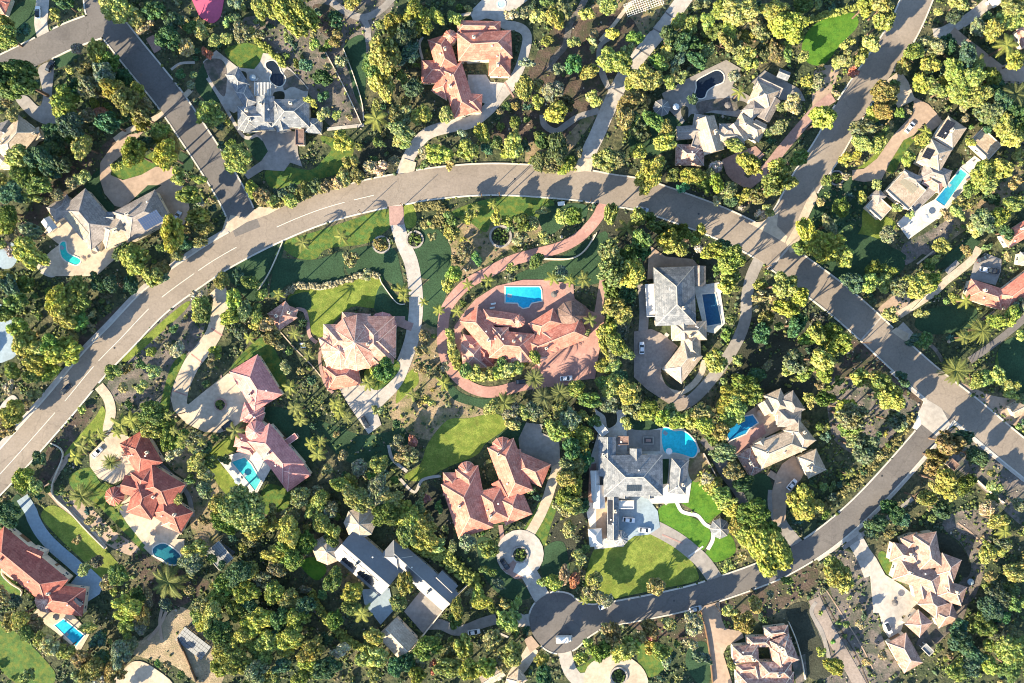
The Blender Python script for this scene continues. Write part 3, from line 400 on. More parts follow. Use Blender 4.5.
# houses: label, roof, frame, wings [(type, x1,y1,x2,y2,width,eave height,roof override)], extras
HOUSES = [
 ('top_left','small terracotta-roofed house cut by the top left corner','terra',[('h','a0',-70,-10,40,30,95,3.2),('h','a0',-60,-60,-20,40,110,3.6)]),
 ('dark_left','brown-grey pointed-gable house at the left edge beside the round tree','tanr',[('h','A',250,290,20,560,230,4.4),('g','A',180,420,350,360,100,3.6),('h','A',-60,400,110,330,170,3.4,'dkgrey'),('h','A',-20,620,210,600,120,3.2)]),
 ('grey_top','pale grey many-gabled house behind the black-bottomed pool','greyr',[('h','B',560,500,815,500,190,4.6),('g','B',515,385,515,565,120,5.0),('h','B',325,535,575,530,160,4.0),('h','B',285,210,365,335,105,3.3),('h','B',350,330,425,455,95,3.5),('h','B',790,580,900,590,100,3.2),('h','B',390,460,420,625,110,3.7),('f','B',752,610,752,720,60,3.2,'brown'),('g','B',590,450,640,620,90,4.2)]),
 ('red_top','terracotta-roofed house with a walled court at the top centre','terra',[('h','c0',280,230,545,215,135,4.8),('h','c0',278,130,490,135,62,3.4),('h','c0',490,165,485,372,105,3.6),('h','c0',185,180,235,345,105,3.9),('h','c0',105,350,250,350,110,3.3),('h','c0',245,320,320,560,115,3.8),('h','c0',180,395,255,440,110,3.2),('h','c0',300,500,400,505,90,3.1),('c','c0',245,180,245,180,68,4.0)]),
 ('tan_top','tan mottled rambling house below the dark bean-shaped pool','tanr',[('g','C',370,395,440,630,140,4.4),('h','C',175,645,370,650,140,3.5,'mott'),('h','C',295,420,430,440,110,3.4,'dkgrey'),('h','C',470,490,600,490,110,3.7,'dkgrey'),('h','C',590,410,770,515,115,3.9),('h','C',700,210,850,280,150,3.8),('g','C',850,260,770,410,90,3.3,'dkgrey'),('f','C',720,150,890,230,70,3.0,'dkgrey'),('h','C',440,540,640,520,110,3.6),('f','C',300,520,420,560,150,3.3,'dkgrey'),('g','C',560,440,640,560,90,3.9),('h','C',660,380,740,300,100,3.7,'dkgrey'),('g','C',700,440,780,480,80,3.6),('g','C',180,500,330,490,90,3.1,'dkgrey')]),
 ('modern_tr','tan and charcoal flat-topped villa beside the long lap pool','tanr',[('h','E',700,150,600,300,150,4.2),('h','E',590,300,500,460,165,4.8),('h','E',460,480,645,540,120,4.0,'dkgrey'),('f','F',235,210,385,345,180,4.4),('f','F',70,345,175,440,110,3.5,'tanr'),('h','F',95,285,150,345,80,3.7,'dkgrey'),('f','F',350,400,510,250,62,3.3,'dkgrey'),('h','F',440,190,560,260,90,3.6,'peach'),('f','E',820,240,950,360,130,3.3,'tanr'),('h','F',280,170,410,230,90,4.0,'dkgrey')]),
 ('red_right','orange-tiled L-shaped house at the right edge','terra',[('h','G',545,500,860,600,175,3.8),('h','G',830,620,1150,380,175,4.2)]),
 ('corner_right','orange-tiled roof at the right edge above the L-shaped house','terra',[('h','G',860,100,1120,-60,130,3.8),('h','G',980,240,1100,260,110,3.4,'tanr')]),
 ('white_circle','cream and grey hip-roofed house beside the navy pool','tanr',[('h','d2',360,-25,370,260,195,5.2,'greyr'),('g','d2',480,-30,480,70,72,3.2,'dkgrey'),('f','d2',262,58,270,218,86,3.3,'wht'),('h','d2',350,290,520,285,92,3.9),('h','d2',440,295,448,425,92,3.6),('h','d2',455,375,350,510,115,4.1),('g','d2',400,240,410,330,70,4.0)]),
 ('pink_a','pink hip-roofed guest building at the oval fountain court','pinkr',[('h','H',535,157,705,432,225,4.6),('h','H',610,440,580,570,140,3.4)]),
 ('pink_b','long pink-roofed house above the teal wedge pool','pinkr',[('h','I',570,220,810,500,190,5.4),('h','I',710,545,870,430,200,4.9),('h','I',410,270,550,300,95,3.3),('c','I',555,215,555,215,150,5.1),('f','I',775,255,800,290,110,3.6),('h','I',480,90,600,130,95,3.2),('h','I',430,320,540,350,60,3.0)]),
 ('gazebo_house','little peach-tiled pool house left of the rounded peach house','peach',[('h','b2',372,172,430,255,108,3.2),('h','b2',420,185,470,205,50,2.8)]),
 ('round_peach','big rounded peach-tiled house with a fan-shaped roof and turrets','peach',[('h','b2',600,335,955,340,160,5.0),('c','b2',765,345,765,345,270,5.3),('h','b2',855,215,850,445,185,5.0),('h','b2',660,300,700,440,170,4.7),('h','b2',610,520,775,490,120,3.8,'terra'),('c','b2',690,385,690,385,190,4.8),('c','b2',890,265,890,265,140,3.7,'pinkr'),('h','b2',690,240,830,250,90,3.9),('h','b2',800,420,900,420,100,4.2)]),
 ('brick_mid','brick-red rambling tiled mansion below the rectangular blue pool','terra',[('h','c2',335,205,480,375,112,4.4),('h','c2',300,345,395,365,85,3.5),('h','c2',355,345,365,470,115,3.7,'peach'),('h','c2',700,330,860,300,70,4.7,'peach'),('h','c2',540,400,560,450,60,4.3),('h','c2',660,400,700,440,60,3.9,'peach'),('h','c2',410,350,415,462,90,3.3,'red'),('h','c2',440,350,650,370,135,5.0),('g','c2',590,305,590,440,95,4.8,'peach'),('h','c2',620,385,900,270,112,4.3),('h','c2',650,290,770,215,90,3.9),('h','c2',490,270,490,400,80,4.6,'peach'),('c','c2',580,240,580,240,60,4.1),('c','c2',835,215,835,215,150,3.4,'brown'),('h','c2',400,215,580,240,70,3.6)]),
 ('terra_c3','large salmon-terracotta two-wing house by the round drive','terra',[('h','c3',285,345,370,610,175,5.2),('h','c3',325,290,355,450,112,4.6),('h','c3',435,395,480,560,125,4.9),('h','c3',520,405,580,545,140,4.3),('h','c3',490,170,585,425,135,5.0),('h','c3',555,265,712,330,118,4.1),('c','c3',500,195,500,195,110,4.4),('c','c3',325,305,325,305,90,4.0),('h','c3',210,370,300,370,110,3.6),('g','c3',480,350,530,440,80,3.8,'red'),('g','c3',560,200,560,260,60,3.9)]),
 ('white_big','sprawling white and blue-grey mansion beside the cyan pool','wht',[('h','L',160,520,565,515,280,6.0,'greyr'),('g','L',185,250,185,520,115,5.0,'greyr'),('g','M',225,100,225,475,78,4.6,'greyr'),('c','M',280,465,280,465,100,4.0,'greyr'),('h','L',685,405,660,640,118,4.2,'greyr'),('g','L',380,330,380,520,80,5.6,'greyr'),('g','L',300,600,300,670,70,5.0,'greyr'),('g','L',470,600,470,670,70,5.0,'greyr'),('f','L',255,275,330,275,60,3.4,'brown'),('f','L',112,160,172,235,62,3.2),('g','L',100,480,110,683,60,3.4),('h','M',100,400,110,520,90,3.4,'wht'),('g','M',130,100,130,260,80,3.7,'wht'),('f','M',310,205,310,262,110,3.0)]),
 ('tan_right','tan-roofed gabled house with a curved forecourt, right of centre','tanr',[('h','K',385,260,690,125,165,5.4),('h','K',300,215,390,365,110,4.0,'mott'),('h','J',495,150,560,290,120,4.1),('h','J',585,170,670,300,115,4.4,'dkgrey'),('h','J',530,330,690,335,115,4.7,'dkgrey'),('h','K',620,30,740,180,130,5.0),('h','K',730,225,800,370,135,4.3),('g','J',430,210,480,290,90,3.7),('g','K',400,140,440,200,90,4.4)]),
 ('metal_grey','long grey-roofed pavilion house with octagonal turrets, lower left of centre','metal',[('g','N',295,288,620,568,235,4.8),('g','N',648,357,1028,698,162,4.2),('g','O',250,455,400,610,185,4.0,'tanr'),('c','N',410,155,410,155,220,4.4,'tanr'),('c','N',190,340,190,340,205,4.2,'tanr'),('h','N',590,330,720,440,150,4.5),('g','O',590,110,700,215,110,3.6)]),
 ('red_left','long red-roofed house with a cream lower slope at the lower left','red',[('h','P',-60,210,490,665,290,5.0),('h','a4',205,262,410,290,135,4.2),('g','P',240,300,360,350,70,5.2),('c','a4',230,280,230,280,120,4.0,'peach'),('g','P',40,440,150,520,100,3.8,'peach')]),
 ('hacienda','deep red hacienda with a circular cream forecourt at the left','red',[('h','a3',640,140,735,300,135,4.2),('h','a3',700,340,865,440,150,4.6),('h','a3',640,430,765,470,160,5.2),('h','a3',760,465,910,560,120,4.0),('h','a3',620,200,700,260,90,3.6,'peach'),('c','a3',560,430,560,430,95,3.8),('h','a3',690,300,720,400,110,4.3),('g','a3',600,370,680,390,90,3.9),('h','a3',800,540,900,580,70,3.4,'peach')]),
 ('solar_left','tan and slate double-hipped house beside the kidney pool','tanr',[('h','a1',350,310,510,500,170,4.6,'dkgrey'),('h','a1',590,445,795,335,165,4.7,'dkgrey'),('h','a1',490,490,640,425,130,4.0),('h','a1',250,385,350,320,85,3.4,'dkgrey'),('g','a1',480,400,560,400,60,4.0,'greyr'),('h','a1',440,520,490,540,60,3.2,'tanr')]),
 ('salmon_br','salmon and slate many-peaked house at the lower right','salmon',[('h','Q',440,160,480,400,160,5.4),('h','Q',530,370,665,420,165,5.0),('h','Q',215,285,420,330,130,4.4),('h','Q',245,400,540,500,150,4.7),('h','Q',520,530,710,590,135,4.2),('h','R',350,230,450,320,135,4.0),('h','R',510,250,650,190,125,3.8),('h','R',430,90,560,190,130,4.3),('h','Q',290,240,400,200,100,3.9),('g','Q',390,440,420,600,90,4.0),('g','Q',580,420,600,560,90,4.5)]),
 ('garage_br','detached salmon and slate hip-roofed garage below the many-peaked house','salmon',[('h','R',250,375,365,580,145,3.6)]),
 ('mottled_b','mottled pink-tiled courtyard house at the bottom edge','mott',[('h','S',225,490,400,480,115,4.4),('h','S',320,405,480,400,72,3.8),('h','S',440,345,605,325,80,3.5),('h','S',540,370,610,550,140,4.6),('h','S',520,430,555,600,90,4.2,'peach'),('h','S',250,595,410,575,72,3.9,'peach'),('h','S',400,600,625,600,120,4.5),('h','S',245,670,640,670,130,4.1),('g','S',370,560,400,690,80,4.0)]),
 ('shed_t','small dark flat-roofed shed in the scrub near the right road','brown',[('f','T',215,300,275,230,105,2.6)]),
 ('white_tr','white and grey roof cut by the top edge near the right corner','wht',[('g','U',740,30,860,-40,90,3.4)]),
 ('tan_tr','tan-tiled roof cut by the right edge near the top','peach',[('h','U',1010,230,1060,400,110,3.4)]),
 ('tan_bottom','small pale tan house half hidden by trees at the bottom','tanr',[('g','c4',400,680,500,620,60,3.4),('h','c4',540,690,600,640,70,3.3)]),
 ('grey_bottom','small dark grey gabled outbuilding on the tan trail near the bottom','dkgrey',[('g','c4',470,630,495,660,40,2.8)]),
 ('patio_cover','grey slatted patio roof beside the trees at the lower left','metal',[('f','b4',60,90,130,30,110,2.8)]),
 ('shed_d0','small grey shed beside the driveway at the upper right','greyr',[('g','C',875,85,950,115,62,2.6)]),
 ('shed_e4','pale blue-grey canopy roof behind the detached garage','teal_',[('f','R',430,425,485,480,48,2.6,'greyr')]),
 ('cabana','white cabana roof on the patio left of the kidney pool','wht',[('g','a1',220,405,260,460,50,2.6)]),
 ('gazebo_white','white octagonal gazebo on the bright green turf','wht',[('c','M',955,400,955,400,140,3.0,'greyr')]),
 ('pavilion_oct','grey octagonal pavilion left of the dark bean-shaped pool','metal',[('c','C',80,325,80,325,120,2.9)]),
 ('right_low','low tan outbuilding at the lower right edge','tanr',[('g','px',1012,412,1040,398,14,3.2)]),
]
SOLAR = [('patio_cover',0,1,-.95,.95,.02,.98,'g3',8,2),('patio_cover',0,-1,-.95,.95,.02,.98,'g3',8,2),('modern_tr',0,-1,-.7,.8,.1,.8,'k',3,4),('modern_tr',1,-1,-.2,.6,.1,.7,'k',3,3),('solar_left',1,-1,-.15,.75,.12,.8,'b',9,2),('solar_left',0,-1,-.6,.55,.15,.6,'g',6,2),('metal_grey',0,-1,-.85,.65,.2,.75,'k',11,2),('white_big',2,-1,-.45,.45,.1,.85,'k',2,7),('white_big',0,-1,-.25,.25,.3,.62,'k2',8,2)]
# trees: tile -> (x, y, r, kind)  Y yellow-green G green D dark O olive R rust P pale  p palm  d date palm
TREES = {
'H':'20,520,34,t 60,620,34,t 120,660,34,t',
'I':'30,300,34,t 110,330,32,t 180,290,30,t 150,420,30,t',

'a0':'80,385,95,G 30,180,60,Y 25,120,40,Y 120,150,32,D 270,75,32,Y 310,10,40,D 580,40,75,Y 655,90,50,O 710,130,40,P 760,50,55,D 910,230,45,P 930,140,40,G 980,150,35,Y 820,190,60,D 860,110,50,D 480,250,50,Y 540,310,50,G 430,340,45,O 510,370,55,Y 440,430,50,G 560,440,60,Y 620,490,60,O 310,500,75,Y 400,420,50,D 490,545,30,R 430,560,35,G 690,560,45,O 690,600,40,Y 540,600,55,D 350,620,60,D 260,640,50,D 790,640,45,Y 1000,560,45,Y 880,360,25,G 930,420,22,Y 60,560,32,O 40,500,25,O 380,240,25,P 660,450,45,Y 600,380,45,D 710,510,35,O 20,30,0,Y',
'b0':'170,10,35,Y 310,40,60,Y 470,70,95,Y 10,160,30,Y 200,155,45,Y 70,200,30,Y 30,260,30,R 50,550,62,Y 560,220,28,Y 555,160,22,O 670,190,40,O 690,300,28,P 540,495,28,Y 607,560,34,Y 665,560,24,Y 750,10,45,Y 870,120,25,G 900,270,80,Y 880,400,75,Y 945,120,55,Y 1000,160,60,D 860,580,60,p 970,560,50,O 690,670,40,Y 520,320,32,D 600,380,40,D 600,470,30,D 660,100,40,D 460,210,30,D 240,170,35,Y 130,190,30,Y 860,330,60,G',
'c0':'90,90,65,Y 190,80,45,G 260,90,40,Y 20,110,45,D 10,380,30,G 110,570,50,Y 225,560,35,Y 20,560,45,O 10,640,50,Y 540,70,32,P 605,65,25,O 670,80,38,Y 720,15,32,G 605,410,58,Y 620,310,32,G 720,200,28,G 760,100,50,Y 800,55,40,Y 905,75,38,Y 850,210,30,Y 940,215,28,Y 950,160,25,O 1010,10,40,Y 850,310,45,D 920,350,38,Y 770,340,30,Y 740,440,55,Y 750,550,55,Y 680,420,35,O 670,500,32,Y 800,500,45,D 945,480,42,Y 560,600,30,G 560,665,35,Y 400,650,45,G 320,672,35,Y 690,660,30,G 1000,290,35,Y 30,250,60,D 60,430,45,D',
'd0':'40,30,45,Y 60,165,30,Y 170,190,38,G 60,290,65,Y 110,310,50,Y 135,250,35,Y 440,120,45,Y 500,30,40,Y 570,40,50,Y 520,100,40,Y 680,50,75,Y 640,150,45,Y 600,210,50,O 530,245,35,Y 720,190,40,Y 780,170,45,G 650,220,45,Y 710,270,50,Y 740,320,35,Y 850,50,60,Y 920,140,75,Y 860,110,50,Y 960,190,45,Y 990,30,45,G 850,250,50,O 910,270,30,G 990,275,25,Y 200,370,60,Y 250,400,55,Y 160,400,40,Y 330,250,38,Y 380,290,35,D 360,340,20,Y 400,370,35,G 390,100,40,G 340,400,35,G 190,470,28,O 130,500,45,O 120,580,55,O 170,610,35,Y 650,370,30,Y 680,450,38,p 450,485,28,D 940,510,48,P 870,610,45,Y 1010,400,35,Y 250,600,55,G 330,640,50,Y 200,650,50,D 330,180,45,D 460,220,40,D 400,200,45,D 470,290,45,D 560,150,45,G 290,300,45,G 780,260,45,D 620,90,40,G 750,110,45,O',
'e0':'250,30,45,Y 340,30,45,Y 330,110,50,Y 160,220,35,Y 220,280,38,Y 270,210,40,Y 110,310,30,Y 190,350,28,R 150,290,35,O 20,400,35,Y 40,580,55,Y 30,330,20,O 700,20,50,Y 760,15,30,O 680,80,40,D 570,230,60,Y 480,270,50,G 440,320,40,Y 570,320,55,Y 520,400,50,Y 610,450,45,Y 690,360,60,Y 780,370,60,Y 650,400,40,Y 710,450,60,Y 790,470,60,Y 830,540,50,Y 880,560,50,Y 920,620,55,Y 970,650,40,Y 740,270,50,D 650,220,40,D 800,300,45,p 350,460,65,O 270,550,45,Y 340,540,50,O 240,620,55,Y 320,660,35,G 380,430,35,G 545,640,32,p 800,130,40,G 870,150,55,Y 930,100,45,Y 980,80,55,Y 860,90,35,D 970,30,50,O 940,220,55,p 980,300,45,Y 980,460,60,d 900,430,40,D 920,500,50,D 980,560,50,D 1000,620,40,G 870,380,45,G',
'a1':'240,80,60,D 300,130,50,D 400,50,50,Y 350,20,40,G 200,120,70,D 270,30,50,D 120,190,60,G 190,240,50,G 60,280,60,D 160,300,40,Y 40,370,55,G 400,200,38,Y 350,230,28,O 150,470,50,Y 150,580,75,Y 40,550,35,P 650,80,62,Y 700,40,45,D 780,10,40,Y 810,90,60,Y 840,40,45,O 870,200,42,Y 970,210,30,Y 920,290,50,Y 960,310,28,P 970,390,50,Y 990,440,45,O 840,475,62,Y 660,600,70,Y 600,570,45,D 780,650,45,O 900,520,40,D 980,510,30,O 860,570,40,O 570,150,25,Y 280,290,30,O 20,230,50,G 100,100,55,G 40,440,45,Y 70,470,30,O 900,640,30,D',
'b1':'180,115,65,Y 150,40,25,G 245,260,45,Y 300,290,45,O 345,315,38,Y 440,310,38,Y 500,270,42,O 560,250,42,Y 620,250,36,O 670,230,32,P 700,200,38,Y 760,190,40,O 700,30,50,Y 830,150,38,P 890,160,35,P 975,20,38,Y 740,130,40,G 20,420,50,Y 10,510,30,O 10,370,30,G 880,530,32,O 740,600,40,O 820,675,30,O 500,520,50,p 690,490,42,p 850,90,0,D 390,275,30,D 460,255,28,D',
'c1':'370,350,26,t 450,330,26,t 20,20,40,Y 190,85,55,Y 330,60,58,Y 470,30,34,G 550,45,55,Y 540,90,40,Y 240,130,28,O 120,80,32,P 680,110,50,O 750,130,58,O 810,140,42,Y 870,80,25,O 690,20,40,D 760,60,60,D 1000,120,60,Y 250,400,35,G 340,395,40,Y 160,490,22,Y 250,465,40,Y 470,395,32,Y 520,415,28,Y 600,420,42,G 640,430,38,Y 700,365,28,Y 790,395,38,Y 850,390,44,G 590,500,38,O 310,560,42,O 380,600,32,G 700,500,32,Y 670,620,45,G 780,670,38,Y 540,640,25,G 1000,560,40,Y 1005,620,40,G 420,60,30,D 280,600,28,O 600,60,34,D',
'd1':'240,420,40,G 330,505,48,G 440,500,40,Y 480,480,40,G 540,470,36,G 600,480,30,Y 200,500,50,G 50,120,65,Y 180,90,50,Y 245,190,68,Y 310,30,50,Y 350,185,40,G 450,200,50,Y 560,150,32,P 540,195,32,O 500,240,42,G 570,230,45,G 620,270,42,Y 700,290,42,Y 780,295,45,O 730,140,55,Y 660,50,40,Y 845,230,60,G 915,225,45,Y 860,150,45,Y 960,110,45,G 820,360,30,O 780,380,25,P 690,350,15,P 570,315,25,P 1000,460,55,Y 985,545,45,G 50,380,45,G 130,450,50,p 50,540,45,G 60,620,60,Y 150,640,60,Y 290,450,45,G 380,470,45,G 400,560,45,Y 340,550,25,Y 475,550,22,P 550,560,45,Y 640,610,62,Y 600,530,30,D 190,390,42,G 640,320,30,D 400,250,30,D 200,560,45,D 130,560,50,G',
'e1':'170,100,40,Y 240,30,50,G 300,30,50,Y 60,220,28,G 150,200,18,P 125,245,14,P 460,110,35,Y 300,240,30,Y 235,300,28,Y 130,350,42,G 60,440,50,Y 40,540,70,Y 90,520,55,Y 150,590,50,Y 290,650,40,G 350,650,40,G 360,480,40,Y 400,350,25,Y 470,385,20,G 530,20,40,Y 960,15,50,Y 760,30,25,Y 1000,100,35,Y 900,150,55,Y 810,190,55,Y 840,240,45,Y 770,260,45,G 720,330,40,O 700,380,32,Y 860,300,40,D 820,420,55,Y 780,450,38,Y 900,400,50,Y 980,330,50,Y 620,540,48,Y 590,600,25,Y 740,560,28,O 930,470,40,D 980,230,35,O 640,390,30,O 560,620,35,G',
'a2':'50,60,50,D 80,150,55,G 20,200,45,G 280,140,60,Y 320,210,70,Y 370,90,60,Y 400,150,50,G 390,240,50,G 130,350,65,Y 200,400,60,Y 250,350,50,G 310,380,75,G 340,410,48,Y 170,450,55,Y 240,490,45,Y 150,520,45,G 60,480,40,Y 360,300,28,O 440,210,28,O 740,15,55,Y 790,20,35,Y 50,560,32,P 170,590,32,O 980,160,42,Y 960,205,32,Y 865,375,36,P 750,480,36,Y 740,390,24,Y 550,490,40,Y 620,470,28,O 700,560,34,Y 820,360,28,O 600,560,28,O 960,110,32,P 20,40,50,G 120,60,45,G 560,60,50,D 640,60,40,D 480,50,40,D 90,280,50,Y 690,450,25,G 780,330,22,O',
'b2':'110,60,45,Y 170,130,50,Y 210,180,50,Y 150,220,50,Y 190,280,40,Y 270,250,35,G 280,200,42,Y 330,260,40,P 350,315,40,O 80,400,42,Y 60,430,30,O 385,110,30,p 240,320,34,p 420,460,32,O 440,560,40,p 460,300,36,p 530,405,34,p 900,480,52,G 860,500,42,G 820,540,38,p 985,90,40,p 460,660,42,p 660,640,40,p 300,110,30,G 380,360,30,O 240,60,50,G 190,30,40,D 20,200,45,G',
'c2':'240,60,38,Y 190,185,28,p 115,145,24,p 260,15,40,Y 120,320,32,O 110,385,34,O 280,190,34,p 245,300,25,Y 250,355,26,Y 270,410,30,G 370,490,38,Y 420,500,35,Y 470,490,35,Y 520,480,35,Y 570,460,35,Y 500,440,25,G 320,480,30,G 215,540,38,p 220,460,25,O 660,415,30,Y 430,40,34,p 745,30,40,p 830,40,32,p 895,35,40,p 655,520,42,d 930,235,34,p 1000,300,45,Y 1005,380,40,Y 1000,460,45,G 1000,540,40,G 860,570,42,Y 920,620,50,G 650,665,42,Y 790,670,40,Y 450,660,38,Y 20,120,32,p 510,640,50,d 700,610,48,d 780,590,46,d 330,60,30,p 60,600,34,p 100,470,30,O 160,500,25,O 900,300,26,Y',
'd2':'60,0,60,Y 150,10,60,Y 60,170,50,Y 110,220,45,G 50,290,45,Y 80,350,50,Y 60,400,45,G 130,390,35,G 110,280,45,D 130,110,45,D 60,460,35,Y 70,560,58,Y 140,590,50,Y 50,630,55,G 160,645,45,Y 250,650,48,G 100,510,35,D 640,10,45,Y 618,70,45,Y 557,432,58,Y 900,60,60,Y 960,110,50,Y 900,180,50,Y 850,140,30,O 790,120,35,O 810,230,40,O 765,180,20,G 790,300,45,D 950,440,55,Y 1000,490,40,Y 910,480,30,Y 700,550,58,G 650,600,55,Y 610,650,45,Y 740,600,50,G 500,665,38,O 670,430,28,G 620,300,34,G 960,260,50,D 1015,330,40,Y 690,300,0,D 760,500,45,D 640,230,26,G 780,60,30,Y',
'e2':'60,80,45,G 110,130,40,D 130,200,45,G 180,250,40,G 190,50,50,D 270,60,50,Y 340,50,45,Y 420,70,50,Y 500,60,60,Y 560,50,50,Y 370,210,38,Y 20,300,45,Y 90,290,45,Y 130,350,50,Y 80,385,40,Y 30,430,50,Y 50,490,45,Y 220,520,45,Y 280,510,50,Y 330,550,55,Y 370,610,60,Y 430,520,35,D 150,665,50,Y 540,330,40,G 520,200,30,Y 740,140,40,p 820,285,62,d 730,320,38,p 690,480,64,d 780,520,45,Y 840,520,45,Y 900,510,45,Y 955,550,40,Y 890,230,45,Y 960,220,45,Y 1010,170,40,Y 1010,310,30,Y 960,600,30,Y 1010,620,25,Y 480,330,35,D 680,130,28,G 20,230,40,D 60,620,45,G',
'a3':'60,20,60,Y 20,100,50,O 110,350,50,Y 170,370,45,Y 200,240,40,D 400,185,46,p 370,235,42,p 440,150,42,p 490,130,34,p 590,80,52,p 640,60,42,p 570,120,36,p 740,20,60,G 790,60,45,G 740,110,45,Y 820,150,50,G 900,150,45,G 960,160,50,Y 970,250,50,Y 440,545,25,O 930,350,26,G 1000,400,36,G 400,430,62,d 540,265,36,d 580,480,28,p 20,520,70,D 870,440,24,G 500,600,24,O 470,590,22,O 380,640,22,O 860,220,40,P 690,90,40,G 1000,320,38,O',
'b3':'200,500,110,Y 110,470,60,Y 270,580,60,Y 130,560,60,G 350,570,35,Y 430,600,62,Y 520,650,50,G 440,525,42,P 570,470,60,G 560,400,38,O 640,490,45,G 600,570,50,Y 680,380,50,G 740,370,42,Y 775,290,42,P 875,275,46,Y 770,440,62,Y 960,170,38,O 990,230,48,O 870,400,60,Y 930,450,60,Y 900,520,60,G 980,510,55,Y 500,430,52,O 50,260,35,G 20,200,45,D 480,10,38,p 490,60,36,p 540,175,36,p 590,160,32,p 575,225,40,p 680,20,34,p 720,50,30,p 620,300,28,O 250,650,38,O 650,600,38,Y 170,110,42,p 30,330,40,O 120,250,28,G 640,640,40,G 700,230,28,O 360,510,40,O 870,10,28,G',
'c3':'60,170,30,R 40,230,48,O 540,20,48,Y 600,20,44,Y 660,25,40,Y 550,75,35,Y 750,90,50,Y 780,120,45,Y 830,50,50,Y 890,130,50,Y 840,200,50,D 880,210,42,Y 900,260,45,D 820,330,55,G 850,380,50,Y 800,420,55,G 840,470,50,Y 790,490,40,O 825,590,36,Y 880,480,45,D 60,540,60,Y 110,590,60,Y 130,650,60,Y 40,620,60,G 180,670,40,Y 330,655,38,Y 130,440,25,R 110,400,32,O 10,490,50,Y 940,70,40,G 880,50,40,G 800,270,50,Y 20,20,0,Y 90,480,38,G 860,290,45,Y 640,400,22,G',
'd3':'130,70,32,Y 220,20,50,Y 300,50,45,Y 380,60,45,Y 440,60,48,Y 500,30,50,O 530,90,55,Y 580,110,50,O 600,50,50,Y 605,220,62,Y 650,310,48,O 660,0,60,Y 700,370,45,D 550,370,42,Y 590,420,45,Y 620,460,40,Y 650,500,45,Y 660,570,45,Y 700,610,50,Y 740,650,42,Y 750,510,70,G 830,600,50,G 980,460,75,Y 860,655,45,G 960,550,24,D 500,330,0,P 560,140,45,G 520,340,32,P 760,600,45,Y 160,20,40,G 340,20,40,G',
'e3':'180,40,62,Y 170,100,45,Y 210,160,50,Y 250,200,60,Y 390,60,50,D 415,80,35,Y 170,325,25,p 20,480,35,Y 60,140,25,D 660,170,60,O 600,240,48,O 650,370,62,Y 730,370,48,G 590,380,28,Y 540,450,50,Y 620,500,45,D 650,490,38,p 875,380,38,Y 800,230,52,D 720,150,45,D 850,490,38,P 890,550,45,Y 930,600,42,p 900,650,45,Y 1000,470,35,Y 360,480,42,D 400,520,45,D 300,560,50,D 260,590,36,D 560,300,40,O 440,540,32,D 870,440,30,G',
'a4':'410,130,32,Y 475,90,32,D 70,280,34,D 110,350,50,Y 60,380,45,O 170,390,42,O 120,430,45,G 240,500,50,P 320,520,45,Y 400,560,50,O 430,410,35,Y 580,150,55,G 540,190,42,O 620,310,60,Y 660,260,45,G 600,350,45,Y 620,420,42,G 700,350,45,O 680,400,36,Y 820,190,80,d 590,540,60,G 560,630,60,O 450,620,60,O 500,560,45,D 930,80,60,Y 950,40,55,Y 980,350,55,Y 810,300,32,D 500,650,45,P 140,650,38,G 20,250,40,O 480,470,40,D 700,640,0,Y 400,640,50,O 640,490,40,G 200,470,38,Y 720,240,24,O',
'b4':'430,60,75,G 300,360,55,G 480,370,60,Y 240,230,50,Y 80,280,50,Y 60,350,60,Y 200,470,60,Y 300,540,60,G 280,630,60,Y 440,470,60,Y 540,520,60,Y 520,580,50,Y 620,610,60,D 680,520,40,P 650,180,55,G 740,240,55,Y 790,345,55,p 720,310,50,G 850,450,45,Y 870,560,50,Y 800,570,42,Y 840,640,42,Y 950,600,45,D 965,290,40,G 380,130,45,O 180,150,60,D 130,200,55,G 170,330,50,G 240,300,45,D 360,240,55,G 440,280,55,Y 520,300,50,D 90,430,60,G 380,360,50,D 120,520,60,Y 380,430,45,D 180,580,60,G 390,600,45,D 480,660,50,G 250,410,50,G 310,180,50,D 20,300,50,O 20,380,45,Y 600,470,40,D 660,370,45,G 350,50,50,Y 340,480,50,Y 240,140,50,G 200,250,45,Y 150,460,45,Y 100,600,50,G 350,660,50,Y 560,620,45,G 260,500,45,Y 410,520,45,Y',
'c4':'900,280,26,t 965,320,26,t 30,190,50,G 400,275,50,Y 385,240,38,Y 290,320,48,Y 260,370,42,G 350,240,28,O 510,300,25,Y 565,290,32,Y 520,375,52,Y 750,190,45,Y 790,150,45,P 850,180,30,R 950,180,38,Y 930,235,38,O 870,70,38,Y 140,510,62,G 310,510,55,Y 440,480,52,O 240,530,50,O 250,610,60,Y 340,620,50,Y 420,610,50,Y 540,540,62,Y 500,580,45,O 680,565,42,Y 160,600,32,R 80,650,45,G 700,640,45,D 920,505,38,Y 970,520,50,G 1010,430,40,O 880,560,28,Y 440,30,50,G 480,200,30,D 560,345,30,Y 30,590,50,D 980,270,34,O 700,190,28,Y 90,590,40,O 430,130,36,G',  # leading tall palms added to throw shadow stripes on the lawn
'd4':'830,30,112,Y 270,210,46,O 60,440,52,O 250,410,46,O 250,450,36,R 340,390,34,O 455,395,50,P 150,490,50,G 110,520,55,Y 300,530,45,Y 630,330,32,Y 700,380,52,O 760,310,34,O 440,490,28,P 380,660,26,Y 20,520,38,G 620,110,30,Y 690,70,26,Y 500,560,40,D 830,250,20,G 800,375,16,G 240,500,36,Y 40,280,30,Y 660,350,28,O 190,460,36,O 320,570,30,Y 640,600,20,Y',
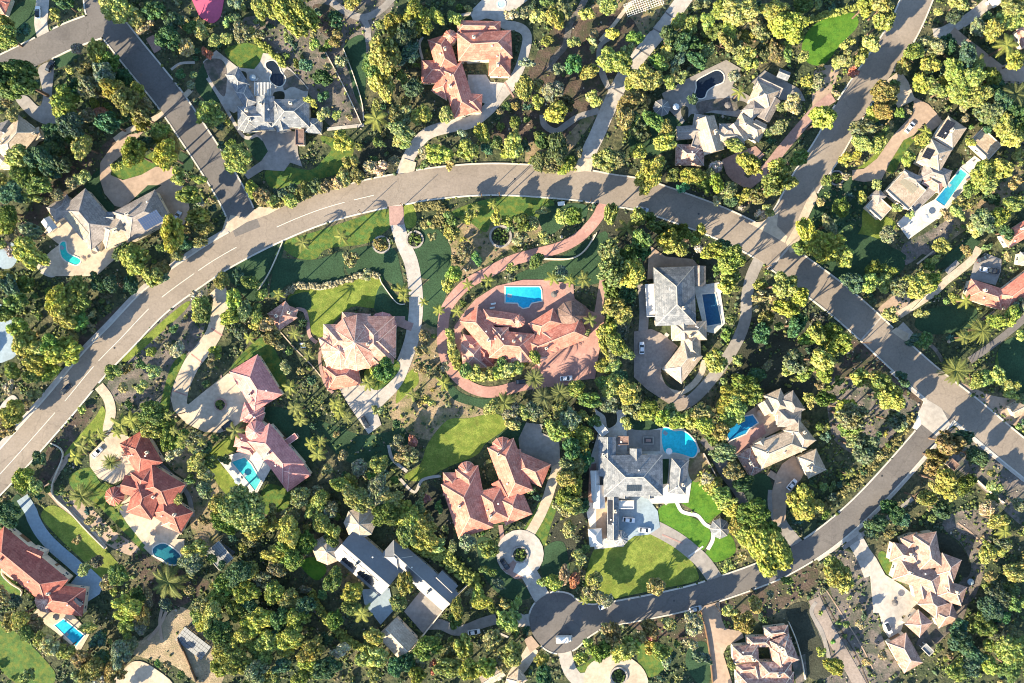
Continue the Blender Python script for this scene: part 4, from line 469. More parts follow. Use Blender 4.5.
'e4':'110,150,60,Y 90,110,42,Y 150,200,40,Y 35,530,25,Y 95,600,48,Y 850,50,48,Y 920,20,42,Y 990,140,52,Y 860,165,30,O 845,215,20,Y 960,510,72,Y 980,440,50,O 870,500,45,Y 720,480,55,D 850,320,60,D 900,250,60,D 780,540,50,D 850,590,42,Y 760,600,50,D 700,620,50,G 950,600,60,G 610,510,22,G 700,410,45,D 920,350,50,D 830,400,55,G 900,430,50,D 960,290,45,G 170,265,12,G 120,385,14,G 90,480,14,G 150,455,12,G 30,340,14,G 40,230,16,Y 950,220,40,G 1000,560,45,G',
}
HEDGES = [
 ('clipped yellow-green hedge curving below the round-pool garden of the grey pavilion house','X',[(90,50),(150,170),(230,290),(310,380),(400,460),(500,530),(580,530),(660,450)],60,2.6,'Y'),
 ('long yellow-green hedge running down beside the charcoal court, right of the grey pavilion house','c4',[(80,0),(160,40),(230,80),(300,130),(380,190)],58,2.8,'Y'),
 ('yellow flowering shrub bank above the dark stone terrace','N',[(560,30),(680,100),(780,180),(850,200)],80,3,'Y'),
 ('yellow-green hedge below the grey pavilion turret','N',[(790,290),(880,340),(960,350),(1040,400)],80,2.8,'Y'),
 ('hedge of mixed shrubs between the cul-de-sac lawn and the main road at upper left','b1',[(240,250),(330,330),(440,320),(560,270),(660,240),(780,190)],36,2,'O'),
 ('dense hedge along the left side of the bricked mansion court drive','c2',[(250,330),(260,420),(330,500),(430,515),(540,490),(600,460)],28,1.6,'Y'),
 ('low olive hedge along the uphill edge of the lower right road','e3',[(470,40),(400,150),(300,260),(190,370),(90,450),(0,530)],34,1.2,'O'),
 ('narrow yellow-green hedge between the grey top lawn and the scrub garden','b0',[(270,190),(340,250),(420,330)],26,1.6,'Y'),
 ('low ragged hedge on the brow between two lawns left of the pale drive','b2',[(400,130),(480,70),(600,70),(700,45),(800,15),(880,20)],26,.9,'P'),
 ('fluffy olive hedge strip between the top-left road gutter and lawn','c1',[(90,350),(200,340),(180,420),(110,430)],40,.9,'O'),
 ('bushy hedge above the main road at the top, by the lane','c1',[(650,120),(740,140),(840,150)],44,2.4,'Y'),
 ('dark low hedge along the bright turf oval','e0',[(-40,110),(60,75),(160,50),(240,20)],30,1.6,'Y'),
 ('green hedge lining the right side of the navy pool court','d2',[(40,40),(60,160),(60,280),(60,380)],60,3.5,'G'),
 ('hedge row behind the white mansion on the side of the terracotta house','c3',[(830,60),(860,200),(840,350),(830,460)],60,3.5,'G'),
 ('yellow-green hedge in a ribbon along the bright turf and mansion drive','d3',[(500,330),(560,400),(620,480),(680,580),(740,660)],60,2.2,'Y'),
]
CARS = [('white car with a dark roof on the top-left driveway','a0',190,65,92,'w'),('silver car parked on the tan court of the slate double-hipped house','a1',868,395,60,'s'),('white car on the cream drive of the modern villa','E',368,190,52,'w'),
 ('dark car at the kerb near the top right junction','U',112,375,45,'k'),('dark car at the top-left island drive beside the road','a0',250,325,60,'k'),('silver car at the kerb of the main road under the trees','d1',205,360,-14,'s'),
 ('white car on the brick forecourt of the brick-red mansion','c2',810,518,5,'w'),('dark car on the brick loop drive beside the date palm','c2',595,532,8,'k'),('white car on the pink court left of the navy pool house','d2',202,370,90,'w'),
 ('dark pickup on the pale drive end below the rounded peach house','b3',808,68,-62,'k'),('white car on the circular cream forecourt of the hacienda','a3',480,215,45,'w'),('dark car in the shade by the pink-roofed house','H',432,580,35,'k'),
 ('white suv parked nearest the solar wing of the white mansion','M',330,337,-6,'w'),('white car at the lawn edge of the white mansion court','M',440,406,-5,'w'),('black and white car on the curved forecourt of the tan-roofed house','K',622,437,50,'w'),
 ('white car on the grey drive left of the cul-de-sac','O',848,486,10,'w'),('white car at the kerb above the cul-de-sac','W',712,150,22,'w'),('dark-roofed white car on the pale court of the many-peaked house','R',185,300,-66,'w'),
 ('white car on the grey court of the L-shaped house','G',685,340,-8,'w'),('black car beside the white one on the grey court','G',755,352,-8,'k'),('black car in the corner of the grey court at the right','G',660,245,25,'k'),
 ('dark car on the ring drive around the round planter','c4',512,100,-55,'k'),('dark car driving on the lower left of the main road','a2',328,570,46,'k'),('dark car on the blue-grey court of the long red house','a4',412,262,-50,'k'),
 ('silver car on the grey lane at the bottom road kerb','d4',465,318,14,'s')]
# long poles / slim palms are palms; garden walls: label, frame, line, height, thickness
WALLS = [
 ('low cream garden wall between the court garden and the scrub slope at lower left','c4',[(340,190),(240,290),(150,400),(60,510),(-10,560)],1.6),('thin pale garden wall running down from the cul-de-sac gutter lawn','b1',[(405,515),(370,600),(330,683),(280,760)],.8),
 ('curved white retaining wall under the gazebo lawn','b2',[(430,80),(520,75),(600,85),(740,30),(860,15),(890,60),(960,150),(1010,155)],.8),('pale garden wall beside the bright drive slope at the left','a3',[(250,170),(310,225),(255,400),(340,500),(430,600),(520,690)],.9),
 ('low curved wall under the brick loop entrance','c1',[(640,590),(760,600),(860,590),(930,520),(960,470)],.8),('pale fence wall along the left edge of the hip-roofed grey house garden','b0',[(610,250),(680,380),(740,500),(790,610)],1.0),
 ('tan boundary wall in the scrub at the right edge','G',[(60,683),(180,560),(240,500)],1.2),('thin white boundary wall down the lower right slope','T',[(500,430),(620,540),(720,620),(800,683)],1.2),
 ('dark garden wall beside the mottled courtyard house drive','S',[(5,190),(40,340),(65,500),(85,690)],1.3),('pale wall behind the mottled courtyard house','S',[(600,260),(650,380),(690,520),(715,660)],1.3),
 ('cream wall below the lap pool terrace','F',[(530,470),(640,340),(780,180),(850,95)],1.0),('dark timber line fence on the sandy lot at lower left','a4',[(868,460),(910,550),(965,680)],1.2),('cream terrace wall around the long red house lawn','P',[(35,420),(25,500),(100,580),(190,640),(180,700)],1.0),
 ('stone retaining wall below the white mansion','L',[(840,360),(900,470),(950,560)],1.4),('long low wall crossing the scrub garden left of the top red house','b0',[(700,240),(750,370),(790,500),(800,590)],.9)]
# ================================================================ BUILD THE GROUND
R8 = 900
gv = [(x, y, 0) for y in (-R8, R8) for x in (-R8, R8)]
tag(mesh('ground', gv, [(0, 1, 3, 2)], ground_mat()), 'scrubby brown and green ground under the whole neighbourhood', 'ground', kind='structure')
z = .01
def outline(f, pts, smooth): return [tuple(p)[:2] for p in (catmull([wp(f, *q) for q in pts], True, 5) if smooth else [wp(f, *q) for q in pts])]
for f, pts, m in PATCH: z += .001; sheet('soil', outline(f, pts, 1), z, SM[m], 1)
z = .055
for f, pts, m in LAWN: z += .001; sheet('lawn', outline(f, pts, 1), z, SM[m], 2)
z = .13
surfs = []
for nm, f, pts, w, m in PATH:
    z += .001; surfs.append(ribbon(nm, catmull([wp(f, *q) for q in pts], False, 6), wl(f, w), z, SM[m], 3))
for nm, f, pts, m, s in PAVE: z += .001; surfs.append(sheet(nm, outline(f, pts, s), z, SM[m], 2 if nm == 'lawn' else 3))
# pavements beside the roads
def polyl(pts): return catmull([wp('px', *q) for q in pts], False, 10)
def offset(pts, d):
    out = []
    for i, p in enumerate(pts):
        t = (pts[min(i + 1, len(pts) - 1)] - pts[max(i - 1, 0)]).normalized(); out.append(p + Vector((-t.y, t.x, 0)) * d)
    return out
RL = [(polyl(p), w * MPP, m) for _, p, w, m in ROADS]
ribbon('pavement', offset(RL[0][0], 7.3)[4:92], 2.0, .3, SM['conc'], 3)
ribbon('pavement', offset(RL[4][0], 5.4)[10:44], 1.4, .301, SM['conc'], 3)
ribbon('pavement', offset(RL[0][0], -6.9)[250:300], 1.4, .302, SM['conc'], 3)
for i, (pts, w, m) in enumerate(RL): ribbon('road', pts, w, .31 + i * .003, SM[m], 4)
c = wp('px', BULB[1], BULB[2]); r = BULB[3] * MPP
BP = catmull([wp('W', *q) for q in ((200,250),(225,160),(290,95),(370,62),(470,75),(540,125),(640,150),(740,120),(760,240),(690,305),(600,365),(520,440),(440,474),(360,470),(290,430),(225,350))], True, 5)
sheet('road', [tuple(p)[:2] for p in BP], .327, SM['asphalt2'], 4)
kerbm = speckle('kerb concrete', (.50, .47, .42), .1, .3, 2, .85); white_line = speckle('road paint', (.62, .60, .54), .12, .6, 4, .7)
sheet('junction_apron', [tuple(wp('px', *q))[:2] for q in ((926, 399), (941, 408), (950, 424), (936, 436), (921, 424), (918, 412))], .335, SM['conc'], 4)
for k, (f, q) in enumerate((('d1', ((722,424),(790,418),(840,385),(868,350),(862,440),(912,490),(900,522),(810,470))), ('d1', ((905,520),(945,450),(1000,330),(1040,250),(1060,300),(975,480),(960,560),(925,570))), ('b1', ((128,445),(150,385),(215,398),(290,345),(385,355),(330,385),(230,420),(150,470))), ('c1', ((845,180),(870,110),(950,110),(930,175),(900,172))), ('c1', ((0,175),(20,110),(80,130),(70,172),(30,182))), ('e2', ((375,290),(400,270),(460,300),(455,340),(430,330))))): sheet('junction_apron', [tuple(wp(f, *a))[:2] for a in q], .338 + k * .001, SM['cream'], 4)
ribbon('road_marking', [wp('d1', 925, 535), wp('d1', 880, 590), wp('d1', 815, 650)], .8, .346, SM['conc'], 4); ribbon('road_marking', [wp('e2', 230, 330), wp('e2', 300, 250), wp('e2', 330, 215)], .6, .347, SM['conc'], 4)  # pale cross gutters, drawn with the lit band in their colour
def resample(pts, step):
    out = [pts[0]]; acc = 0
    for a, b in zip(pts, pts[1:]):
        L = (b - a).length; t = step - acc
        while t <= L: out.append(a + (b - a) * (t / L)); t += step
        acc = (acc + L) % step
    return out
def kerb(edge, side):
    run = []
    pts = resample(edge, 1.2)
    for i, p in enumerate(pts + [None]):
        ok = False
        if p is not None:
            t = (pts[min(i + 1, len(pts) - 1)] - pts[max(i - 1, 0)]).normalized(); n = Vector((-t.y, t.x, 0)) * side
            ok = kind_at(p + n * 1.1) not in (3, 4) or (kind_at(p + n * 1.1) == 3 and z_at(p + n * 1.1) > .295); ok = ok and kind_at(p + n * .5) != 4 and abs(p.x) < 240 and abs(p.y) < 170
        if ok: run.append(p + n * .3)
        else:
            if len(run) > 3:
                q = ribbon_poly(run, .6); k = len(run); L = q[:k]; R = q[k:][::-1]; V = []; F = []
                for zz in (.44, .0): V += [(a.x, a.y, zz) for a in L] + [(a.x, a.y, zz) for a in R]
                for j in range(k - 1): F += [(j, k + j, k + j + 1, j + 1), (j, j + 1, 2 * k + j + 1, 2 * k + j), (k + j + 1, k + j, 3 * k + j, 3 * k + j + 1)]
                F += [(0, 2 * k, 3 * k, k), (k - 1, 2 * k - 1, 4 * k - 1, 3 * k - 1)]
                tag(mesh('kerb', V, F, kerbm), kind='structure')
            run = []
for pts, w, m in RL:
    kerb(offset(pts, w / 2 + .02), 1); kerb(offset(pts, -w / 2 - .02), -1)
BQ = [Vector((p.x, p.y, 0)) for p in BP] + [Vector((BP[0].x, BP[0].y, 0))]
kerb(BQ, 1 if sum(a.x * b.y - b.x * a.y for a, b in zip(BQ, BQ[1:])) < 0 else -1)
main = resample(RL[0][0], 1.0)
def near(q): v = wp('px', *q); return min(range(len(main)), key=lambda i: (main[i] - v).length)
for a, b in (((2, 477), (58, 411)), ((66, 402), (96, 366)), ((100, 361), (152, 308)), ((162, 298), (195, 272)), ((199, 271), (240, 247)), ((277, 228), (348, 204)), ((356, 201), (377, 196))):
    i, j = near(a), near(b); ribbon('road_marking', offset(main, -.4)[i:j], .22, .336, white_line, 4)
# ================================================================ HOUSES
PITCH = {'h': .42, 'g': .42, 'c': .40}
LAND = []      # landmarks for descriptions
NC = 12
def roof_geo(t, L, W, ze, zi):
    a, b = L / 2, W / 2; rb = MB(); cap = MB(); e = ze + zi
    if t == 'f':
        rb.box(-a, a, -b, b, e, e + .25)
        for q in ((-a, a, b - .25, b), (-a, a, -b, -b + .25), (-a, -a + .25, -b + .25, b - .25), (a - .25, a, -b + .25, b - .25)): cap.box(*q, e + .25, e + .7)
        return rb, cap, e + .25
    if t == 'c':
        n = NC; h = b * .46; V = [(b * math.cos(math.tau * i / n), b * math.sin(math.tau * i / n), e) for i in range(n)] + [(0, 0, e + h)] + [(b * math.cos(math.tau * i / n), b * math.sin(math.tau * i / n), e - .2) for i in range(n)]
        rb.add(V, [(i, (i + 1) % n, n) for i in range(n)] + [(n + 1 + i, n + 1 + (i + 1) % n, (i + 1) % n, i) for i in range(n)] + [tuple(range(n + 1, 2 * n + 1))[::-1]])
        for i in range(n): cap.bar(V[i], V[n], .22, .12)
        return rb, cap, e + h
    h = min(a, b) * .46 if t == 'h' else b * .46; tn = h / b
    if t == 'h':
        k = a - b if a > b else 0; kk = b - a if b > a else 0
        top = [(-k, -kk, e + h), (k, kk, e + h)] if a >= b else [(0, -kk, e + h), (0, kk, e + h)]
    else: top = [(-a, 0, e + h), (a, 0, e + h)]
    V = [(-a, -b, e), (a, -b, e), (a, b, e), (-a, b, e)] + top + [(-a, -b, e - .22), (a, -b, e - .22), (a, b, e - .22), (-a, b, e - .22)]
    if t == 'g' or a >= b: F = [(0, 1, 5, 4), (2, 3, 4, 5), (1, 2, 5), (3, 0, 4)]
    else: F = [(3, 0, 4, 5), (1, 2, 5, 4), (0, 1, 4), (2, 3, 5)]
    F += [(6, 7, 1, 0), (7, 8, 2, 1), (8, 9, 3, 2), (9, 6, 0, 3), (9, 8, 7, 6)]; rb.add(V, F)
    up = lambda p: (p[0], p[1], p[2] + .06)
    if (Vector(V[4]) - Vector(V[5])).length > .3: cap.bar(up(V[4]), up(V[5]), .3, .14)
    if t == 'h':
        prs = ((0, 4), (1, 5), (2, 5), (3, 4)) if a >= b else ((0, 4), (1, 4), (2, 5), (3, 5))
        for i, j in prs: cap.bar(up(V[i]), up(V[j]), .26, .12)
    return rb, cap, e + h
WIN = None
def window_mesh():
    m = MB(); m.box(-.75, .75, -.06, .06, -.08, 0); m.box(-.75, .75, -.06, .06, 1.2, 1.28); m.box(-.75, -.67, -.06, .06, 0, 1.2); m.box(.67, .75, -.06, .06, 0, 1.2); m.box(-.03, .03, -.05, .05, 0, 1.2)
    me = bpy.data.meshes.new('window'); me.from_pydata(m.V, [], m.F); me.materials.append(WHITE); g = MB(); g.box(-.67, .67, -.03, .03, 0, 1.2)
    mg = bpy.data.meshes.new('pane'); mg.from_pydata(g.V, [], g.F); mg.materials.append(GLASS); return me, mg
WINM = window_mesh(); HB = {}
def inside(f, p, m=0): return abs((p - f[0]).dot(f[1])) < f[3] / 2 - m and abs((p - f[0]).dot(f[2])) < f[4] / 2 - m
PITSOLAR = {}
def touch(a, b):
    def smp(f): return [f[0] + f[1] * (f[3] * .5 * x / 3) + f[2] * (f[4] * .5 * y / 3) for x in range(-3, 4) for y in range(-3, 4)]
    return any(inside(b, p) for p in smp(a)) or any(inside(a, p) for p in smp(b))
for key, label, rmat, wings in HOUSES:
    P0 = [wp(w[1], (w[2] + w[4]) / 2, (w[3] + w[5]) / 2, w[7]) for w in wings]
    big = max(range(len(wings)), key=lambda i: wings[i][6]); o0 = Vector((P0[big].x, P0[big].y, 0))
    small = len(wings) == 1 or key in ('cabana', 'gazebo_white', 'pavilion_oct', 'shed_t', 'patio_cover', 'shed_d0', 'shed_e4', 'right_low', 'grey_bottom')
    open_ = key in ('patio_cover', 'cabana', 'gazebo_white', 'pavilion_oct', 'shed_e4')
    nm = 'gazebo' if key in ('gazebo_white', 'pavilion_oct') else 'patio_shelter' if open_ else 'shed' if key.startswith('shed') or key == 'grey_bottom' else 'garage' if key == 'garage_br' else 'house'
    NC = 8 if key in ('metal_grey', 'gazebo_white', 'pavilion_oct') else 12
    root = tag(empty(nm, o0), label, nm.replace('_', ' ')); LAND.append((label, o0)); HB[key] = root
    frames = []; wall = MB(); roofs = {}; caps = {}; members = {}
    for i, w in enumerate(wings):
        t, f, x1, y1, x2, y2, ww, ze = w[:8]; rm = w[8] if len(w) > 8 else ('greyr' if rmat == 'teal_' else rmat)
        A = wp(f, x1, y1, ze); B = wp(f, x2, y2, ze); W = wl(f, ww); L = (B - A).length if t != 'c' else W
        u = (B - A).normalized() if t != 'c' else Vector((1, 0, 0)); v = Vector((-u.y, u.x, 0)); cen = (A + B) / 2; cen.z = 0
        M = Matrix(((u.x, v.x, 0, cen.x - o0.x), (u.y, v.y, 0, cen.y - o0.y), (0, 0, 1, 0), (0, 0, 0, 1)))
        frames.append((cen, u, v, L, W, ze, t, M, rm)); zi = i * .035
        rb, cap, zt = roof_geo(t, L, W, ze, zi)
        gk = (rm, i)
        for kk in list(roofs):
            if kk[0] == rm and gk in roofs and kk != gk: continue
            if kk[0] == rm and any(touch(frames[-1], g) for g in members[kk]):
                if gk in roofs:
                    pass
                else: gk = kk
        roofs.setdefault(gk, MB()).add([M @ Vector(q) for q in rb.V], rb.F); caps.setdefault(gk, MB()).add([M @ Vector(q) for q in cap.V], cap.F); members.setdefault(gk, []).append(frames[-1])
        a, b = L / 2 - .5, W / 2 - .5
        if open_:
            n = 6 if t == 'c' else 4; pr = [(a * .9 * math.cos(math.tau * k / n), b * .9 * math.sin(math.tau * k / n)) for k in range(n)] if t == 'c' else [(s * a, q * b) for s in (-1, 1) for q in (-1, 1)]
            for q in pr:
                pm = MB().cyl(q, .12, .12, 0, ze + zi + .05, 8, M).build('post', WHITE, root)
            continue
        if t == 'c': wall.cyl((0, 0), b, b, -.1, ze + zi - .05, 16, M)
        else:
            wall.box(-a, a, -b, b, -.1, ze + zi - .05, M)
            if t == 'g':
                h = b * .46
                for s in (-1, 1):
                    x = s * (a - .02); T = [(x, -b, ze + zi - .05), (x, b, ze + zi - .05), (x, 0, ze + zi + h - .05), (x - s * .3, -b, ze + zi - .05), (x - s * .3, b, ze + zi - .05), (x - s * .3, 0, ze + zi + h - .05)]
                    wall.add([M @ Vector(q) for q in T], [(0, 1, 2), (5, 4, 3), (0, 2, 5, 3), (1, 4, 5, 2), (0, 3, 4, 1)])
        raster([tuple((cen + u * (sx * L / 2) + v * (sy * W / 2)))[:2] for sx, sy in ((-1, -1), (1, -1), (1, 1), (-1, 1))], 5, ze)
    if wall.V: wall.build('wall', WALLM, root)
    capcol = {'terra': (.62, .36, .28), 'red': (.55, .26, .2), 'pinkr': (.62, .38, .34), 'peach': (.66, .46, .36), 'salmon': (.64, .48, .4)}
    for gk, rb in roofs.items():
        rm = gk[0]; ro = rb.build('roof', ROOF[rm], root)
        if caps[gk].V: caps[gk].build('ridge_cap', flat('ridge ' + rm, capcol.get(rm, {'brown': (.2, .14, .12), 'dkgrey': (.34, .31, .29), 'wht': (.7, .68, .64)}.get(rm, (.46, .43, .38))), .85), ro)
    if not open_:
        # windows, doors
        nwin = 0; doorpos = None; gar = None
        for i, (cen, u, v, L, W, ze, t, M, rm) in enumerate(frames):
            if t == 'c': continue
            for n, tdir, half, span in ((v, u, W / 2, L), (-v, -u, W / 2, L), (u, -v, L / 2, W), (-u, v, L / 2, W)):
                k = max(1, int((span - 2) / 4.5)); step = span / k
                for q in range(k):
                    p = cen + n * (half - .5) + tdir * ((q + .5) * step - span / 2)
                    if any(j != i and inside(g, p, -.6) for j, g in enumerate(frames)): continue
                    zb = 1.0 if ze < 5 else 3.4
                    pin = p - o0
                    if gar is None and kind_at(p + n * 3.5) == 3 and kind_at(p + n * 7) == 3 and span > 5:
                        gar = 1; gm = MB(); Mg = Matrix.Translation(pin) @ Matrix(((tdir.x, n.x, 0, 0), (tdir.y, n.y, 0, 0), (0, 0, 1, 0), (0, 0, 0, 1)))
                        gm.box(-2.2, 2.2, -.02, .08, 0, 2.2, Mg); [gm.box(-2.1, 2.1, .08, .11, .1 + s * .52, .5 + s * .52, Mg) for s in range(4)]
                        gm.build('garage_door', WOOD if rmat in ('terra', 'red', 'salmon') else WHITE, root); continue
                    if doorpos is None and nwin > 1 and span > 4:
                        doorpos = 1; gm = MB(); Mg = Matrix.Translation(pin) @ Matrix(((tdir.x, n.x, 0, 0), (tdir.y, n.y, 0, 0), (0, 0, 1, 0), (0, 0, 0, 1)))
                        gm.box(-.55, .55, -.02, .07, 0, 2.2, Mg); d = gm.build('door', WOOD, root); MB().box(.38, .44, .07, .13, 1.0, 1.12, Mg).build('handle', METAL, d); continue
                    if nwin < (2 if small else 24):
                        for zz in ({zb, 1.0} if ze >= 5 else {zb}):
                            wo = link('window', WINM[0], None, root); wo.location = (pin.x, pin.y, zz); wo.rotation_euler = (0, 0, math.atan2(n.y, n.x) + math.pi / 2)
                            po = link('pane', WINM[1], None, wo); nwin += 1
        # chimneys, vents and skylights on the larger wings
        rr = random.Random(key)
        if not small:
            for i in sorted(range(len(frames)), key=lambda i: -frames[i][3] * frames[i][4])[:4]:
                cen, u, v, L, W, ze, t, M, rm = frames[i]
                if t in 'fc': continue
                for q in range(rr.choice((1, 2, 2, 3))):
                    x = rr.uniform(-.35, .35) * L; y = rr.choice((-1, 1)) * rr.uniform(.12, .6) * W / 2; zr = ze + i * .035 + (W / 2 - abs(y)) * .46
                    if L / 2 - abs(x) < W / 2 - abs(y): continue
                    if q == 0:
                        cm = MB(); cm.box(x - .5, x + .5, y - .4, y + .4, zr - .6, zr + 1.5, M).box(x - .62, x + .62, y - .52, y + .52, zr + 1.5, zr + 1.68, M); ch = cm.build('chimney', WALLM, root)
                        MB().box(x - .25, x + .25, y - .18, y + .18, zr + 1.68, zr + 1.95, M).build('flue', METAL, ch)
                    else: MB().cyl((x, y), .2, .2, zr - .3, zr + .55, 8, M).cyl((x, y), .34, .2, zr + .55, zr + .68, 8, M).build('vent', WHITE, root)
    PITSOLAR[key] = (root, frames)
def slope_panels(root, fr, i, side, u0, u1, v0, v1, col, nu, nv):
    cen, u, v, L, W, ze, t, M, rm = fr; a, b = L / 2, W / 2; tn = 0 if t == 'f' else .46; zi = i * .035
    m = MB()
    for p in range(nu):
        for q in range(nv):
            x0 = a * (u0 + (u1 - u0) * p / nu) + .06; x1 = a * (u0 + (u1 - u0) * (p + 1) / nu) - .06; f0 = v0 + (v1 - v0) * q / nv; f1 = v0 + (v1 - v0) * (q + 1) / nv - .01
            y0 = side * b * (1 - f0); y1 = side * b * (1 - f1); z0 = ze + zi + b * f0 * tn + .14; z1 = ze + zi + b * f1 * tn + .14
            if t == 'f': z0 += .3; z1 += .3
            V = [(x0, y0, z0), (x1, y0, z0), (x1, y1, z1), (x0, y1, z1)]; V += [(x, y, zz + .05) for x, y, zz in V]; V = [M @ Vector(k) for k in V]
            fs = [(3, 2, 1, 0), (4, 5, 6, 7), (0, 1, 5, 4), (1, 2, 6, 5), (2, 3, 7, 6), (3, 0, 4, 7)]; m.add(V, fs if side < 0 else [f[::-1] for f in fs])
    m.build('skylight' if col == 'k2' else 'solar_panel', {'k': BLACK, 'b': BLUEP, 'g': flat('tan panel', (.3, .27, .2), .4), 'k2': GLASS, 'g3': flat('grey glazing', (.26, .27, .28), .5)}[col], root)
for key, i, s, u0, u1, v0, v1, col, nu, nv in SOLAR: slope_panels(PITSOLAR[key][0], PITSOLAR[key][1][i], i, s, u0, u1, v0, v1, col, nu, nv)
slope_panels(PITSOLAR['modern_tr'][0], PITSOLAR['modern_tr'][1][3], 3, 1, -.7, .5, .25, .9, 'g', 6, 3); slope_panels(PITSOLAR['modern_tr'][0], PITSOLAR['modern_tr'][1][7], 7, 1, -.7, .3, .15, .9, 'g', 5, 3)
# ================================================================ POOLS
PC = {'teal': ((.04, .52, .46), (.03, .40, .38)), 'night': ((.012, .02, .035), (.02, .03, .05)), 'turq': ((.02, .22, .40), (.08, .50, .48)), 'blue': ((.03, .42, .60), (.01, .30, .52)), 'navy': ((.02, .08, .17), (.03, .12, .2)),
      'cyan': ((.03, .55, .68), (.01, .42, .60)), 'blue2': ((.01, .16, .34), (.02, .22, .40)), 'teal2': ((.03, .38, .44), (.10, .50, .50)), 'dteal': ((.02, .14, .18), (.01, .08, .12)), 'pale': ((.35, .6, .6), (.3, .55, .55))}
coping = speckle('pool coping', (.6, .57, .5), .1, .3, 2, .7)
for label, f, pts, ck in POOLS:
    P = [wp(f, *q) for q in pts]; sm = len(P) > 5 and ck not in ('blue', 'blue2'); P = catmull(P, True, 4) if sm else P
    ce = sum(P, Vector()) / len(P); base = max(z_at(ce), .15); root = tag(empty('swimming_pool', (ce.x, ce.y, base)), label, 'swimming pool'); LAND.append((label, ce))
    n = len(P); Q = [Vector((p.x - ce.x, p.y - ce.y, 0)) for p in P]; area = sum(Q[i - 1].x * Q[i].y - Q[i].x * Q[i - 1].y for i in range(n))
    if area < 0: Q = Q[::-1]
    tr = tessellate_polygon([[Vector((q.x, q.y, .05)) for q in Q]]); F = []
    for t in tr:
        a_, b_, c_ = (Q[i] for i in t); F.append(t if (b_ - a_).cross(c_ - a_).z > 0 else t[::-1])
    mesh('water', [(q.x, q.y, .05) for q in Q], F, pool_mat('water ' + ck, *PC[ck]), root)
    out = []
    for i in range(n):
        d1 = (Q[i] - Q[i - 1]); d2 = (Q[(i + 1) % n] - Q[i]); n1 = Vector((d1.y, -d1.x, 0)).normalized(); n2 = Vector((d2.y, -d2.x, 0)).normalized(); nn = (n1 + n2).normalized(); out.append(Q[i] + nn * min(.8, .45 / max(.35, nn.dot(n1))))
    V = [(q.x, q.y, .16) for q in Q] + [(q.x, q.y, .16) for q in out] + [(q.x, q.y, -.2) for q in Q] + [(q.x, q.y, -.2) for q in out]; F = []
    for i in range(n): j = (i + 1) % n; F += [(i, n + i, n + j, j), (2 * n + i, i, j, 2 * n + j), (n + i, 3 * n + i, 3 * n + j, n + j)]
    mesh('coping', V, F, coping, root)
    if ck in ('blue', 'cyan', 'teal2', 'turq', 'teal'):
        e = (Q[0] + Q[-1]) / 2 * .80; MB().box(-.9, .9, -.7, .7, .055, .075, Matrix.Translation(e) @ Matrix.Rotation(math.atan2(e.y, e.x), 4, 'Z')).build('step', SM['teal'], root)
    raster([tuple(p)[:2] for p in P], 6, base)
# ================================================================ PLANTS
ICO = None
def ico(sub):
    import bmesh
    bm = bmesh.new(); bmesh.ops.create_icosphere(bm, subdivisions=sub, radius=1); V = np.array([v.co[:] for v in bm.verts]); F = np.array([[v.index for v in f.verts] for f in bm.faces]); bm.free(); return V, F
I1, I2 = ico(1), ico(2)
def tri_mesh(name, V, F, mat, tint):
    me = bpy.data.meshes.new(name); me.vertices.add(len(V)); me.vertices.foreach_set('co', V.astype(np.float32).ravel())
    me.loops.add(F.size); me.loops.foreach_set('vertex_index', F.astype(np.int32).ravel()); me.polygons.add(len(F))
    me.polygons.foreach_set('loop_start', np.arange(0, F.size, 3, dtype=np.int32)); me.polygons.foreach_set('loop_total', np.full(len(F), 3, dtype=np.int32)); me.update(calc_edges=True)
    a = me.color_attributes.new('tint', 'FLOAT_COLOR', 'POINT'); a.data.foreach_set('color', np.hstack([tint, np.ones((len(V), 1))]).astype(np.float32).ravel())
    me.materials.append(mat); return me
def clumps(cent, rad, tints, flat_=.8, r=rng, leaf=0, leafsize=.3):
    Vb, Fb = I1; n = len(cent); nv = len(Vb)
    jit = 1 + r.uniform(-.35, .35, (n, nv, 1)); V = Vb[None] * jit * rad[:, None, None]; V[:, :, 2] *= flat_; V += cent[:, None]
    F = (Fb[None] + (np.arange(n) * nv)[:, None, None]).reshape(-1, 3); T = np.repeat(tints * 1.0, nv, axis=0)
    V = V.reshape(-1, 3)
    if leaf:
        m = n * leaf; idx = np.repeat(np.arange(n), leaf); d = r.normal(size=(m, 3)); d[:, 2] = np.abs(d[:, 2]) * .9 - .1; d /= np.linalg.norm(d, axis=1)[:, None]
        c = cent[idx] + d * rad[idx][:, None] * r.uniform(.85, 1.3, (m, 1)); a = r.normal(size=(m, 3)); a /= np.linalg.norm(a, axis=1)[:, None]; b = np.cross(d, a); b /= np.linalg.norm(b, axis=1)[:, None] + 1e-9
        s = leafsize * r.uniform(.6, 1.4, (m, 1)); P = np.stack([c - a * s, c + b * s * .7, c + a * s, c - b * s * .7], 1).reshape(-1, 3); o = len(V)
        q = np.arange(m)[:, None] * 4 + o; F = np.vstack([F, np.hstack([q, q + 1, q + 2]), np.hstack([q, q + 2, q + 3])]); V = np.vstack([V, P]); T = np.vstack([T, np.repeat(tints[idx] * r.uniform(.8, 1.35, (m, 1)), 4, axis=0)])
    return V, F, T
CA = {}
